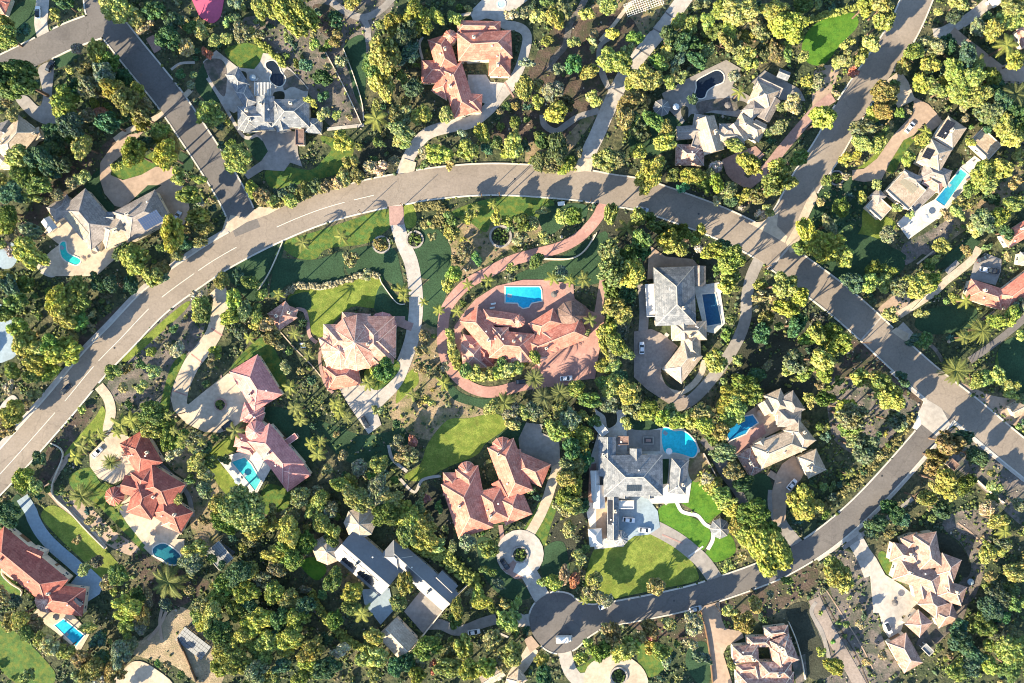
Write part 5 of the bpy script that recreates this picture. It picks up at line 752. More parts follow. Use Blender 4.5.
def crown_mesh(R, seed, kind='round'):
    r = np.random.default_rng(seed); nl = int(5 + R * 1.3) + seed % 3 * 3; lobes = []
    for i in range(nl):
        a = r.uniform(0, math.tau); d = R * (.72 * math.sqrt(r.uniform(0.1, 1))) if i else 0; lr = R * r.uniform(.24, .42)
        lobes.append((math.cos(a) * d, math.sin(a) * d, r.uniform(-.3, .45) * R * (1 - .8 * d / R), lr))
    cs = (.26 + .06 * R) * (.7, 1.25, .9, 1.1, .8, 1.0)[seed % 6]; C = []; RR = []
    for lx, ly, lz, lr in lobes:
        k = int(2.6 * 4 * math.pi * lr * lr * .62 / (math.pi * (cs * 1.1) ** 2)); d = r.normal(size=(k, 3)); d[:, 2] = np.abs(d[:, 2]) * 1.0 - .25; d /= np.linalg.norm(d, axis=1)[:, None]
        C.append(np.array([lx, ly, lz]) + d * lr * r.uniform(.72, 1.12, (k, 1)) * np.array([1, 1, .85])); RR.append(r.uniform(.55, 1.3, k) * cs)
    C = np.vstack(C); RR = np.concatenate(RR); keep = np.ones(len(C), bool)
    for lx, ly, lz, lr in lobes: keep &= np.linalg.norm(C - np.array([lx, ly, lz]), axis=1) > lr * .62
    C = C[keep]; RR = RR[keep]; t = r.uniform(.7, 1.45, (len(C), 1)) * np.array([[1, 1, 1]]); t[:, 0] *= r.uniform(.85, 1.2, len(C)); t[:, 2] *= r.uniform(.7, 1.3, len(C))
    V, F, T = clumps(C, RR, t, .8, r, 8, .2 + .035 * R)
    Vb, Fb = I2
    for lx, ly, lz, lr in lobes:
        o = len(V); V = np.vstack([V, Vb * lr * .62 * (1 + r.uniform(-.15, .15, (len(Vb), 1))) + np.array([lx, ly, lz])]); F = np.vstack([F, Fb + o]); T = np.vstack([T, np.full((len(Vb), 3), .7)])
    me = tri_mesh('crown', V, F, LEAF, T); me['k'] = seed; CA[seed] = (V, F, T); return me
def trunk_mesh(R, H, seed):
    r = random.Random(seed); m = MB(); h = H - R * .35; rt = .07 * R + .06; m.tube([(0, 0, -.2), (0.05, 0, h * .3), (r.uniform(-.2, .2), r.uniform(-.2, .2), h * .62), (0, 0, h)], [rt * 1.3, rt, rt * .8, rt * .35])
    for k in range(5):
        a = k * 1.256 + r.uniform(-.3, .3); z0 = h * r.uniform(.45, .65); m.tube([(0, 0, z0), (math.cos(a) * R * .3, math.sin(a) * R * .3, z0 + R * .28), (math.cos(a) * R * .62, math.sin(a) * R * .62, z0 + R * .5)], [rt * .55, rt * .35, rt * .12], 5)
    me = bpy.data.meshes.new('trunk'); me.from_pydata([tuple(v) for v in m.V], [], m.F); me.materials.append(BARK); return me
def palm_meshes(seed, R, H, nf, date=False):
    r = random.Random(seed); V = []; F = []; T = []
    for k in range(nf):
        a = math.tau * k / nf * (1 if not date else 2.4) + r.uniform(-.18, .18); L = R * r.uniform(.82, 1.08); up = r.uniform(.1, .55) if not date else r.uniform(-.2, .9); wv = R * (.125 if not date else .08); tn = r.uniform(.75, 1.3)
        u = Vector((math.cos(a), math.sin(a), 0)); n = Vector((-u.y, u.x, 0)); S = 7; pts = []
        for i in range(S + 1):
            t = i / S; p = u * (L * t) + Vector((0, 0, up * L * t - L * .62 * t * t - .0)); pts.append(p)
        for i in range(S):
            for s in (-1, 1):
                for q in range(4):
                    t = (i + q / 4) / S; p = pts[i].lerp(pts[i + 1], q / 4); ln = wv * 2.0 * math.sin(math.pi * min(1, .15 + t * .85)) ** .6 * r.uniform(.8, 1.15); tip = p + n * s * ln + u * ln * .55 + Vector((0, 0, -.25 * ln)); o = len(V)
                    hw = u * (L / S / 6 * (1.25 if not date else .8)); V += [p - hw, p + hw, tip]; F.append((o, o + 1, o + 2)); T += [tn * r.uniform(.8, 1.2)] * 3
        o = len(V)
        for i in range(S + 1): V += [pts[i] + n * .05, pts[i] - n * .05]; T += [1.2, 1.2]
        for i in range(S): b = o + 2 * i; F += [(b, b + 1, b + 3), (b, b + 3, b + 2)]
    cr = tri_mesh('crown', np.array([tuple(v) for v in V]), np.array(F), LEAF, np.array(T)[:, None] * np.ones((1, 3)))
    m = MB(); rt = .2 if not date else .38; bend = r.uniform(-.4, .4); n = 9; m.tube([(bend * (1 - i / n) ** 2 * 0, 0, -.2 + (H + .2) * i / n) for i in range(n + 1)], [rt * (1.25 if i == 0 else (1.0 + .08 * (i % 2)) * (1 - .25 * i / n)) for i in range(n + 1)], 8)
    me = bpy.data.meshes.new('trunk'); me.from_pydata([tuple(v) for v in m.V], [], m.F); me.materials.append(BARK); return cr, me
MATS_COVER = cover_mat()
CO = {'B': (.17, .205, .12), 'Y': (.27, .305, .09), 'G': (.125, .185, .055), 'D': (.06, .115, .065), 'O': (.22, .205, .095), 'R': (.38, .16, .11), 'P': (.36, .32, .22)}
CN = {'Y': 'yellow-green', 'G': 'green', 'D': 'dark green', 'O': 'olive', 'R': 'rust-red', 'P': 'pale', 'B': 'grey-green', 'p': 'green', 'd': 'green', 't': 'green'}
RS = (1.2, 2.0, 3.0, 4.2, 5.6, 8.0); PR = {}
def proto(R):
    i = min(range(len(RS)), key=lambda k: abs(math.log(RS[k] / R))); b = RS[i]; v = random.randrange(6 if b < 5 else 3)
    if (i, v) not in PR: H = b * 1.45 + 2.6 if b > 1.6 else b * .9 + .4; PR[(i, v)] = (crown_mesh(b, 100 + i * 10 + v), trunk_mesh(b, H, i * 7 + v), b, H)
    return PR[(i, v)]
PP = [palm_meshes(40 + k, 2.3, 8.5, 6 + k % 3) for k in range(4)]; DP = [palm_meshes(60 + k, 3.6, 7.5, 34, True) for k in range(2)]
PLANTS = []      # (empty, kindname, colour key, size, pos)
REQ = []
def plant(pos, R, kd): REQ.append((Vector((pos[0], pos[1], 0)), R, kd))
SH = Vector((math.cos(math.radians(43)), math.sin(math.radians(43)), 0))
def tall(p, R):      # stretches trees on the sunward side so their shade covers the streets
    for d in (5, 9, 13, 18, 24, 30):
        q = p + SH * (d + R)
        if kind_at(q) == 4: return (1.9 if R > 2.5 else 1.4) if (q.x > 40 and q.y > -45) else 1.5 if ((q.x < -105 and q.y > 48) or q.y < -75) else (1.25 if q.x > -60 and R > 2 and d < 20 else .9 if d < 20 else 1)
    return 1
def grow(pos, R, kd, name):
    ob = random.uniform(.78, 1.2)
    if kd in 'pdt':
        cr, tk = random.choice(DP if kd == 'd' else PP); b, H = (3.6, 7.5) if kd == 'd' else (2.4, 8.5); s = R / b; hs = {'p': random.uniform(.9, 1.35), 't': random.uniform(1.5, 1.9), 'd': random.uniform(.9, 1.2)}[kd]; cz = H * hs; col = (.15 * ob, .17 * ob, .06) if kd == 'd' else (.25 * ob, .27 * ob, .075)
    else:
        cr, tk, b, H = proto(R); s = R / b; hs = random.uniform(.85, 1.3) * (s if R < 1.6 else 1) * (1 if name == 'tree' else .85); hs *= tall(pos, R) if name != 'shrub' or R > 2.6 else 1; cz = (H - b * .35) * hs; c = [a + (d - a) * max(0, random.uniform(-.5, .35)) for a, d in zip(CO[kd], CO[random.choice('YGGO')])]; col = (c[0] * ob * random.uniform(.85, 1.15), c[1] * ob, c[2] * ob * random.uniform(.8, 1.3))
    k = (CAMH - cz) / CAMH; x, y = pos[0] * k, pos[1] * k; an = 1 if kd in 'pdt' else random.uniform(.8, 1.25); sc_ = (s * an * random.uniform(.9, 1.08), s / an * random.uniform(.9, 1.08), s * random.uniform(.9, 1.2) * (1 if kd in 'pdt' else max(1, min(1.7, hs * .95)))); rz = random.uniform(0, math.tau)
    if name == 'stuff': return (CA[cr['k']], (x, y, cz), sc_, rz, col)
    e = empty(name, (x, y, 0), rz)
    t = link('trunk', tk, None, e); t.scale = (max(.6, s), max(.6, s), hs)
    c_ = link('crown', cr, None, e); c_.location = (0, 0, cz); c_.scale = sc_; c_.color = (*col, 1)
    PLANTS.append((e, name, kd, R, Vector((x, y, 0)))); return e
for t, data in TREES.items():
    for q in data.split():
        x, y, r, kd = q.split(','); r = float(r)
        if r < 8 or kind_at(wp(t, float(x), float(y))) == 4: continue
        if kd == 'G' and random.random() < .22: kd = 'Y'
        plant(wp(t, float(x), float(y)), wl(t, r) * (1.0 if kd not in 'pdt' else 1.15), 'B' if kd in 'YG' and r < 70 and random.random() < .13 else kd)
# hedges: one continuous planting each
def hedge(label, f, pts, w, h, kd):
    L = resample(catmull([wp(f, *q) for q in pts], False, 6), .55); W = wl(f, w); ce = sum(L, Vector()) / len(L); C = []
    for p in L:
        for q in range(max(2, int(W / .6))): C.append((p.x - ce.x + random.gauss(0, .15), p.y - ce.y, 0)); C[-1] = (p.x - ce.x + random.uniform(-W / 2, W / 2), p.y - ce.y + random.uniform(-W / 2, W / 2), h * random.uniform(.5, .95))
    C = np.array(C); n = len(C); t = rng.uniform(.65, 1.3, (n, 1)) * np.ones((1, 3)); V, F, T = clumps(C, rng.uniform(.4, .85, n), t, .9, rng, 5, .25)
    core = MB(); Lc = [p - ce for p in L[::3]]; q = ribbon_poly(Lc, W * .8); k = len(Lc)
    cv = [(p.x, p.y, zz) for zz in (h * .6, 0) for p in q]; A, B = q[:k], q[k:][::-1]; cv = [(p.x, p.y, h * .6) for p in A + B] + [(p.x, p.y, 0) for p in A + B]; cf = []
    for j in range(k - 1): 
        for fc in ((j, k + j, k + j + 1, j + 1), (j, j + 1, 2 * k + j + 1, 2 * k + j), (k + j + 1, k + j, 3 * k + j, 3 * k + j + 1)): cf += [(fc[0], fc[1], fc[2]), (fc[0], fc[2], fc[3])]
    o = len(V); V = np.vstack([V, np.array(cv)]); F = np.vstack([F, np.array(cf) + o]); T = np.vstack([T, np.full((len(cv), 3), .7)])
    ob = link('hedge', tri_mesh('hedge', V, F, LEAF, T)); ob.location = (ce.x, ce.y, 0); ob.color = (*CO[kd], 1); tag(ob, label, 'hedge')
for hd in HEDGES: hedge(*hd)
# more bushes in the wild and bed areas (each a shrub of its own, at the edges too)
occ = [(p[0], p[1]) for p in REQ]; cellsz = 8; grid = {}
for p, r in occ: grid.setdefault((int(p.x // cellsz), int(p.y // cellsz)), []).append((p, r))
def clear(p, r, k=.75):
    a, b = int(p.x // cellsz), int(p.y // cellsz)
    for i in range(a - 2, a + 3):
        for j in range(b - 2, b + 3):
            for q, rr in grid.get((i, j), ()):
                if (q - p).length < (r + rr) * k: return False
    return True
OPEN = ('sand',)
def wild(p, r):
    for k in range(6):
        q = (p.x + math.cos(k * 1.047) * r, p.y + math.sin(k * 1.047) * r)
        if kind_at(q) > 1: return False
    return kind_at(p) <= 1 and not (z_at(p) > .0115 and z_at(p) < .0135)
rs = random.Random(5); nsh = 0; tries = 0; sandz = None
while nsh < 420 and tries < 60000:
    tries += 1; p = Vector((rs.uniform(-207, 207), rs.uniform(-140, 140), 0)); r = rs.uniform(.8, 2.1)
    if math.sin(p.x * .13 + 2 * math.sin(p.y * .09)) + math.sin(p.y * .15 + p.x * .04) < rs.uniform(-1.6, .6): continue
    if kind_at(p) == 1 and rs.random() < .4: continue
    if wild(p, r) and clear(p, r, .72):
        random.seed(tries); kd = rs.choice('YGGGGDDOO'); plant(p, r, kd); grid.setdefault((int(p.x // cellsz), int(p.y // cellsz)), []).append((p, r)); nsh += 1
random.seed(77); n2 = 0; tries = 0
while n2 < 70 and tries < 20000:    # trees just past the edge of the view and on bare gaps
    tries += 1; p = Vector((random.uniform(-232, 232), random.uniform(-163, 163), 0)); r = random.uniform(1.8, 3.6)
    if (abs(p.x) > 206 or abs(p.y) > 138) and kind_at(p) <= 2 and clear(p, r, .8): plant(p, r, random.choice('YYGGDO')); grid.setdefault((int(p.x // cellsz), int(p.y // cellsz)), []).append((p, r)); n2 += 1
def inview(p, R): return abs(p.x) < 204.5 + R * .5 and abs(p.y) < 136.3 + R * .5
palms = [q for q in REQ if q[2] in 'pdt']; rest = sorted([q for q in REQ if q[2] not in 'pdt' and inview(q[0], q[1])], key=lambda q: -q[1]); outer = [q for q in REQ if q[2] not in 'pdt' and not inview(q[0], q[1])]
for q in palms: grow(*q, 'palm_tree')
for q in rest[:298]: grow(*q, 'tree')
for q in rest[298:596]: grow(*q, 'shrub')  # medium-sized trees, grown lower and carried under the shrub name
acc = [grow(*q, 'stuff') for q in rest[596:] + outer]; VV, FF, TT = [], [], []; o = 0  # remaining small trees and bushes, merged as undergrowth
for (V, F, T), loc, sc3, rz, col in acc:
    c, s_ = math.cos(rz), math.sin(rz); W = V * np.array(sc3); W = np.stack([W[:, 0] * c - W[:, 1] * s_, W[:, 0] * s_ + W[:, 1] * c, W[:, 2]], 1) + np.array(loc); VV.append(W); FF.append(F + o); TT.append(T * np.array(col)); o += len(V)
print('plants', len(palms), len(rest), len(outer), 'cut', rest[297][1], rest[595][1], 'tris', sum(len(f) for f in FF))
tag(link('undergrowth', tri_mesh('undergrowth', np.vstack(VV), np.vstack(FF), MATS_COVER, np.vstack(TT))), 'smaller trees, bushes and thickets massed between the trees', 'undergrowth', kind='stuff')
# ground cover: nobody could count it
r = np.random.default_rng(3); n = 150000; X = r.uniform(-225, 225, n); Y = r.uniform(-158, 158, n)
ii = np.clip(np.round(X / MPP + 512 + PAD).astype(int), 0, GW - 1); jj = np.clip(np.round(341.5 - Y / MPP + PAD).astype(int), 0, GH - 1)
paved = (GK >= 2); near_ = paved.copy()
for dx, dy in ((1, 0), (-1, 0), (0, 1), (0, -1)): near_ |= np.roll(np.roll(paved, dx, 1), dy, 0)
def fbm(x, y): return (np.sin(x * .11 + 1.3 * np.sin(y * .07)) + np.sin(y * .13 + 1.7 * np.sin(x * .05 + 2)) + .7 * np.sin(x * .31 + y * .27) + .6 * np.sin(x * .23 - y * .37 + 1)) / 3.3
den = fbm(X, Y); ok = ~near_[jj, ii]; sandk = (GZ[jj, ii] > .0115) & (GZ[jj, ii] < .0135); ok &= np.where(sandk, r.uniform(size=n) < .02, r.uniform(size=n) < np.clip(.42 + .45 * den, .06, .95) * np.where(GK[jj, ii] == 1, .5, 1.0) * np.where(fbm(X * 4.1 + 7, Y * 4.3) > .05, 1.9, .25))
X, Y, den = X[ok], Y[ok], den[ok]; n = min(len(X), 52000); X, Y, den = X[:n], Y[:n], den[:n]
pal = np.array([(.15, .175, .05), (.09, .13, .04), (.055, .09, .045), (.075, .10, .06), (.17, .155, .085), (.10, .09, .055)]); hue = np.clip(((fbm(X * .6 + 40, Y * .6) + 1) * 2.2 + r.normal(0, 1.1, n)), 0, 5).astype(int)
rad = r.uniform(.2, .6, n) * np.where(r.uniform(size=n) < .1, 1.5, 1); Vb, Fb = ico(1); Vb = Vb
i0 = ico(1)
import bmesh as _bm
bm = _bm.new(); _bm.ops.create_icosphere(bm, subdivisions=1, radius=1); bm.free()
ph = (1 + 5 ** .5) / 2; Vb = np.array([(-1, ph, 0), (1, ph, 0), (-1, -ph, 0), (1, -ph, 0), (0, -1, ph), (0, 1, ph), (0, -1, -ph), (0, 1, -ph), (ph, 0, -1), (ph, 0, 1), (-ph, 0, -1), (-ph, 0, 1)]) / 1.9
Fb = np.array([(0, 11, 5), (0, 5, 1), (0, 1, 7), (0, 7, 10), (0, 10, 11), (1, 5, 9), (5, 11, 4), (11, 10, 2), (10, 7, 6), (7, 1, 8), (3, 9, 4), (3, 4, 2), (3, 2, 6), (3, 6, 8), (3, 8, 9), (4, 9, 5), (2, 4, 11), (6, 2, 10), (8, 6, 7), (9, 8, 1)])
V = Vb[None] * (1 + r.uniform(-.4, .4, (n, 12, 1))) * rad[:, None, None]; V[:, :, 2] *= .75; V += np.stack([X, Y, rad * .4], 1)[:, None]
F = (Fb[None] + (np.arange(n) * 12)[:, None, None]).reshape(-1, 3); T = np.repeat(pal[hue] * r.uniform(.6, 1.35, (n, 1)), 12, axis=0)
tag(link('ground_cover', tri_mesh('ground_cover', V.reshape(-1, 3), F, MATS_COVER, T)), 'low scrub and ground cover plants over the open soil', 'ground cover', kind='stuff')
# rocks and gravelly litter in the beds
r = np.random.default_rng(8); n = 9000; X = r.uniform(-206, 206, n); Y = r.uniform(-138, 138, n); ii = np.round(X / MPP + 512 + PAD).astype(int); jj = np.round(341.5 - Y / MPP + PAD).astype(int)
ok = (~near_[jj, ii]) & (fbm(X * 1.7 + 9, Y * 1.7) > .1); X, Y = X[ok], Y[ok]; n = len(X); rad = r.uniform(.12, .42, n) * np.where(r.uniform(size=n) < .05, 1.8, 1)
V = Vb[None] * (1 + r.uniform(-.35, .35, (n, 12, 1))) * rad[:, None, None]; V[:, :, 2] *= .6; V += np.stack([X, Y, rad * .2 + .05], 1)[:, None]; F = (Fb[None] + (np.arange(n) * 12)[:, None, None]).reshape(-1, 3)
T = np.repeat(np.array([(.38, .33, .27)]) * r.uniform(.45, 1.25, (n, 1)), 12, axis=0)
tag(link('rocks', tri_mesh('rocks', V.reshape(-1, 3), F, MATS_COVER, T)), 'pale stones strewn through the garden beds', 'rocks', kind='stuff')
# ================================================================ CARS
CARC = {'w': flat('white car paint', (.75, .76, .78), .25, 0, .5), 's': flat('silver car paint', (.45, .47, .5), .25, .4, .5), 'k': flat('dark car paint', (.03, .035, .045), .2, 0, .5)}
TYRE = flat('tyre rubber', (.02, .02, .02), .9); LAMP = flat('lamp glass', (.8, .8, .78), .1, 0, .6); RED = flat('red lamp', (.4, .02, .02), .2, 0, .5)
def loft(secs):
    m = MB(); n = len(secs[0]); V = [v for s in secs for v in s]; F = [(i * n + k, i * n + (k + 1) % n, (i + 1) * n + (k + 1) % n, (i + 1) * n + k) for i in range(len(secs) - 1) for k in range(n)]
    m.add(V, [f[::-1] for f in F] + [tuple(range(n)), tuple(range((len(secs) - 1) * n, len(secs) * n))[::-1]]); return m
def sec(x, w, z0, z1, k=.12): return [(x, -w, z0), (x, -w, z1 - k), (x, -w + k, z1), (x, w - k, z1), (x, w, z1 - k), (x, w, z0)]
CM = {}
def car_meshes():
    b = loft([sec(-2.35, .78, .42, .82), sec(-2.2, .9, .3, .95), (sec(-1.3, .93, .26, 1.0)), sec(.9, .93, .26, 1.0), sec(1.9, .9, .28, .88), sec(2.3, .78, .38, .72)])
    g = loft([sec(-1.95, .76, .97, 1.02), sec(-1.35, .72, .97, 1.42), sec(.25, .72, .97, 1.44), sec(1.15, .78, .93, 1.0)]); rf = MB().box(-1.3, .2, -.64, .64, 1.43, 1.48); w = MB(); w.cyl((0, 0), .34, .34, -.11, .11, 14, Matrix.Rotation(math.pi / 2, 4, 'X'))
    rim = MB().cyl((0, 0), .2, .2, -.12, .12, 10, Matrix.Rotation(math.pi / 2, 4, 'X')); hl = MB().box(-.06, .06, -.2, .2, -.07, .07); mi = MB().box(-.1, .1, -.12, .12, -.08, .08)
    def mk(nm, m): me = bpy.data.meshes.new(nm); me.from_pydata([tuple(v) for v in m.V], [], m.F); return me
    return {k: mk(k, m) for k, m in dict(body=b, cabin_glass=g, roof=rf, wheel=w, rim=rim, headlight=hl, mirror=mi).items()}
CM = car_meshes(); CM['cabin_glass'].materials.append(GLASS); CM['wheel'].materials.append(TYRE); CM['rim'].materials.append(WHITE); CM['headlight'].materials.append(LAMP); tl = CM['headlight'].copy(); tl.name = 'tail_light'; tl.materials[0] = RED
def setmat(o, m):
    if not o.data.materials: o.data.materials.append(None)
    o.material_slots[0].link = 'OBJECT'; o.material_slots[0].material = m
for label, f, x, y, ang, ck in CARS:
    p = wp(f, x, y); e = tag(empty('parked_car' if 'driving' not in label else 'car', (p.x, p.y, z_at(p) + .01), math.radians(ang)), label, 'car'); e.scale = (1.06,) * 3; LAND.append((label, p))
    setmat(link('body', CM['body'], None, e), CARC[ck]); link('cabin_glass', CM['cabin_glass'], None, e); setmat(link('roof', CM['roof'], None, e), CARC['k' if 'dark' in label else ck])
    for sx in (-1.42, 1.4):
        for sy in (-.84, .84): w = link('wheel', CM['wheel'], None, e); w.location = (sx, sy, .34); link('rim', CM['rim'], None, w)
    for sy in (-.62, .62):
        h = link('headlight', CM['headlight'], None, e); h.location = (2.24, sy, .66); h = link('tail_light', tl, None, e); h.location = (-2.3, sy, .74); h = link('mirror', CM['mirror'], None, e); h.location = (.75, sy * 1.6, 1.02); setmat(h, CARC[ck])
# box truck in the turning circle
p = wp('W', 435, 368); e = tag(empty('delivery_truck', (p.x, p.y, z_at(p) + .01), math.radians(2)), 'white box truck standing in the cul-de-sac at the bottom', 'truck')
MB().box(-3.2, 1.6, -1.15, 1.15, .9, 3.4).build('cargo_box', WHITE, e); cb = loft([sec(1.7, 1.0, .5, 2.3), sec(2.7, 1.0, .5, 2.25, .2), sec(3.3, .95, .5, 1.5, .2)]).build('cab', WHITE, e); MB().box(2.75, 3.05, -.85, .85, 1.6, 2.0).build('windscreen', GLASS, cb); MB().box(-3.2, 1.7, -.45, .45, .5, .9).build('chassis', METAL, e)
for sx in (-2.2, 2.4):
    for sy in (-.95, .95): w = link('wheel', CM['wheel'], None, e); w.location = (sx, sy, .42); w.scale = (1.25,) * 3
# ================================================================ WALLS, GARDEN THINGS
for label, f, pts, h in WALLS:
    L = resample(catmull([wp(f, *q) for q in pts], False, 8), 1.0); ce = L[len(L) // 2].copy(); m = MB(); dark = 'dark' in label; wd = .35
    q = ribbon_poly([p - ce for p in L], wd); k = len(L); A, B = q[:k], q[k:][::-1]; V = [(p.x, p.y, h) for p in A + B] + [(p.x, p.y, -.1) for p in A + B]; F = []
    for j in range(k - 1): F += [(j, k + j, k + j + 1, j + 1), (j, j + 1, 2 * k + j + 1, 2 * k + j), (k + j + 1, k + j, 3 * k + j, 3 * k + j + 1)]
    F += [(0, 2 * k, 3 * k, k), (k - 1, 2 * k - 1, 4 * k - 1, 3 * k - 1)]
    o = mesh('garden_wall', V, F, WOOD if dark else (STONE if 'stone' in label else WALLM)); o.location = (ce.x, ce.y, 0); tag(o, label, 'wall')
def fountain(label, f, x, y, r, plantin=True):
    p = wp(f, x, y); R = wl(f, r); e = tag(empty('round_planter', (p.x, p.y, z_at(p))), label, 'planter'); n = 28; m = MB()
    V = [(a * math.cos(math.tau * i / n), a * math.sin(math.tau * i / n), zz) for a, zz in ((R, 0), (R, .5), (R * .8, .5), (R * .8, .1)) for i in range(n)]
    m.add(V, [(k * n + i, k * n + (i + 1) % n, (k + 1) * n + (i + 1) % n, (k + 1) * n + i) for k in range(3) for i in range(n)]); m.build('rim', SM['pink'] if 'pink' in label else STONE, e)
    MB().cyl((0, 0), R * .8, R * .8, 0, .3, n).build('soil', SM['dark'], e); LAND.append((label, p))
    if plantin:
        k = int(10 + R * 6); a = rng.uniform(0, math.tau, k); d = R * .7 * np.sqrt(rng.uniform(0, 1, k)); V, F, T = clumps(np.stack([np.cos(a) * d, np.sin(a) * d, np.full(k, .6)], 1), rng.uniform(.3, .6, k), rng.uniform(.6, 1.3, (k, 1)) * np.ones((1, 3)), .8, rng, 6, .2); o = link('planting', tri_mesh('planting', V, F, LEAF, T), None, e); o.color = (*CO['G'], 1)
LEAFN = 0
fountain('pink-rimmed round planter in the cream fountain court', 'H', 380, 440, 42); fountain('round planted island in the ring drive above the cul-de-sac', 'c4', 585, 55, 42); fountain('circular stone fountain bed on the pale court at the bottom', 'd4', 90, 645, 44)
fountain('small stone tree ring beside the pale drive on the lawn', 'c1', 72, 505, 44); fountain('brown rosette bed in the lawn island above the brick loop', 'c1', 490, 490, 56); fountain('dark round planting ring in the roadside lawn', 'b1', 885, 530, 44); fountain('round planter at the kerb corner of the right upper drive', 'e1', 108, 205, 38)
# ring drive around the island and its pale court
def lounger_set(label, f, x, y, ang):
    p = wp(f, x, y); e = tag(empty('sun_lounger', (p.x, p.y, z_at(p)), math.radians(ang)), label, 'sun lounger'); MB().box(-1, .4, -.35, .35, .3, .42).build('seat', WHITE, e); MB().bar((.4, 0, .38), (1.0, 0, .75), .7, .1).build('backrest', WHITE, e)
    for sx in (-.9, .3):
        for sy in (-.3, .3): MB().box(sx - .04, sx + .04, sy - .04, sy + .04, 0, .3).build('leg', WHITE, e)
for i, (f, x, y, a, w) in enumerate((('B', 425, 255, 20, 'left sun lounger by the black-bottomed pool'), ('B', 455, 275, 30, 'right sun lounger by the black-bottomed pool'), ('c2', 455, 155, 10, 'sun lounger at the left end of the rectangular blue pool'), ('c2', 450, 175, 10, 'sun lounger below the left end of the rectangular blue pool'), ('L', 265, 290, 60, 'sun lounger on the white terrace left of the grey deck'), ('F', 750, 95, 45, 'sun lounger on the upper white terrace past the lap pool'), ('F', 320, 520, 40, 'sun lounger on the small lower terrace of the villa'), ('b2', 500, 350, 0, 'upper white lounger on the little round pink pad'), ('b2', 505, 365, 0, 'lower white lounger on the little round pink pad'))): lounger_set(w, f, x, y, a)
p = wp('L', 465, 275); e = tag(empty('fire_pit', (p.x, p.y, z_at(p))), 'square sunken fire pit seating in the grey terrace of the white mansion', 'fire pit'); MB().box(-2.1, 2.1, -1.6, 1.6, 0, .12).build('base', SM['asphalt2'], e); MB().box(-1.0, 1.0, -.5, .5, .12, .5).build('hearth', SM['pink'], e)
for q in ((-2.1, 2.1, 1.2, 1.6), (-2.1, 2.1, -1.6, -1.2), (-2.1, -1.7, -1.2, 1.2), (1.7, 2.1, -1.2, 1.2)): MB().box(*q, .12, .55).build('bench', SM['conc'], e)
p = wp('B', 510, 350); e = tag(empty('pergola', (p.x, p.y, 0)), 'white slatted pergola on the patio between the grey house and dark pool', 'pergola'); w2, h2 = 3.1, 2.4
for sx in (-1, 1):
    for sy in (-1, 1): MB().box(sx * w2 - .1, sx * w2 + .1, sy * h2 - .1, sy * h2 + .1, 0, 2.7).build('post', WHITE, e)
for k in range(12): x = -w2 + k * 2 * w2 / 11; MB().box(x - .09, x + .09, -h2 - .2, h2 + .2, 2.85, 3.0).build('slat', WHITE, e)
for sy in (-1, 1): MB().box(-w2 - .2, w2 + .2, sy * h2 - .08, sy * h2 + .08, 2.7, 2.85).build('beam', WHITE, e)
def dining(label, f, x, y, col):
    p = wp(f, x, y); e = tag(empty('patio_table', (p.x, p.y, z_at(p)), random.uniform(0, 3)), label, 'patio table'); MB().cyl((0, 0), .65, .65, .7, .75, 14).build('table_top', WHITE if col == 'w' else WOOD, e); MB().cyl((0, 0), .05, .05, 0, 2.4, 8).build('pole', METAL, e)
    u = MB(); V = [(1.35 * math.cos(math.tau * i / 8), 1.35 * math.sin(math.tau * i / 8), 2.1) for i in range(8)] + [(0, 0, 2.55)] + [(1.35 * math.cos(math.tau * i / 8), 1.35 * math.sin(math.tau * i / 8), 1.98) for i in range(8)]; u.add(V, [(i, (i + 1) % 8, 8) for i in range(8)] + [(9 + i, 9 + (i + 1) % 8, (i + 1) % 8, i) for i in range(8)])
    u.build('parasol', {'w': WHITE, 'b': SM['teal'], 'k': SM['asphalt2'], 't': SM['tan']}[col], e)
for f, x, y, c, w in (('B', 440, 270, 'b', 'blue-grey parasol table on the court of the black-bottomed pool'), ('a1', 420, 600, 't', 'tan parasol table right of the kidney pool'), ('C', 170, 330, 'w', 'white parasol table beside the octagonal pavilion'), ('C', 520, 320, 'k', 'dark parasol table between the tan rambling house and its pool'), ('F', 430, 470, 'w', 'white parasol table below the lap pool'),
        ('I', 440, 545, 'b', 'blue parasol table left of the teal wedge pool'), ('a3', 760, 600, 't', 'tan parasol table on the lower terrace of the hacienda'), ('L', 290, 130, 'b', 'blue-grey parasol table above the grey terrace of the white mansion'), ('L', 600, 345, 'w', 'white parasol at the lower rim of the cyan pool'), ('J', 400, 290, 't', 'tan parasol table right of the deep blue angular pool'), ('d2', 575, 90, 'w', 'white parasol above the navy pool'), ('R', 220, 122, 'k', 'dark round table on the court of the many-peaked house'), ('Q', 735, 480, 'b', 'blue-grey parasol right of the many-peaked house'), ('c2', 750, 110, 'k', 'dark parasol table right of the rectangular blue pool'), ('a4', 290, 350, 't', 'tan parasol table above the long red house pool')): dining(w, f, x, y, c)
for f, x, y, w in (('c1', 560, 210, 'iron manhole cover in the middle of the main road at the top'), ('a2', 560, 370, 'iron manhole cover in the main road on the left'), ('d1', 480, 380, 'iron manhole cover in the shaded stretch of the main road'), ('d4', 360, 280, 'iron manhole cover in the bottom road'), ('e3', 330, 330, 'iron manhole cover in the lower right road'), ('b0', 0, 300, 'iron manhole cover in the left side street')):
    p = wp(f, x, y); m = MB().cyl((0, 0), .42, .42, -.02, .02, 16).build('manhole_cover', METAL); m.location = (p.x, p.y, z_at(p) + .012); tag(m, w, 'manhole cover')
p = wp('d0', 210, 30); e = tag(empty('trellis', (p.x, p.y, 0), math.radians(20)), 'white lattice trellis over the plot left of the concrete top lane', 'trellis')
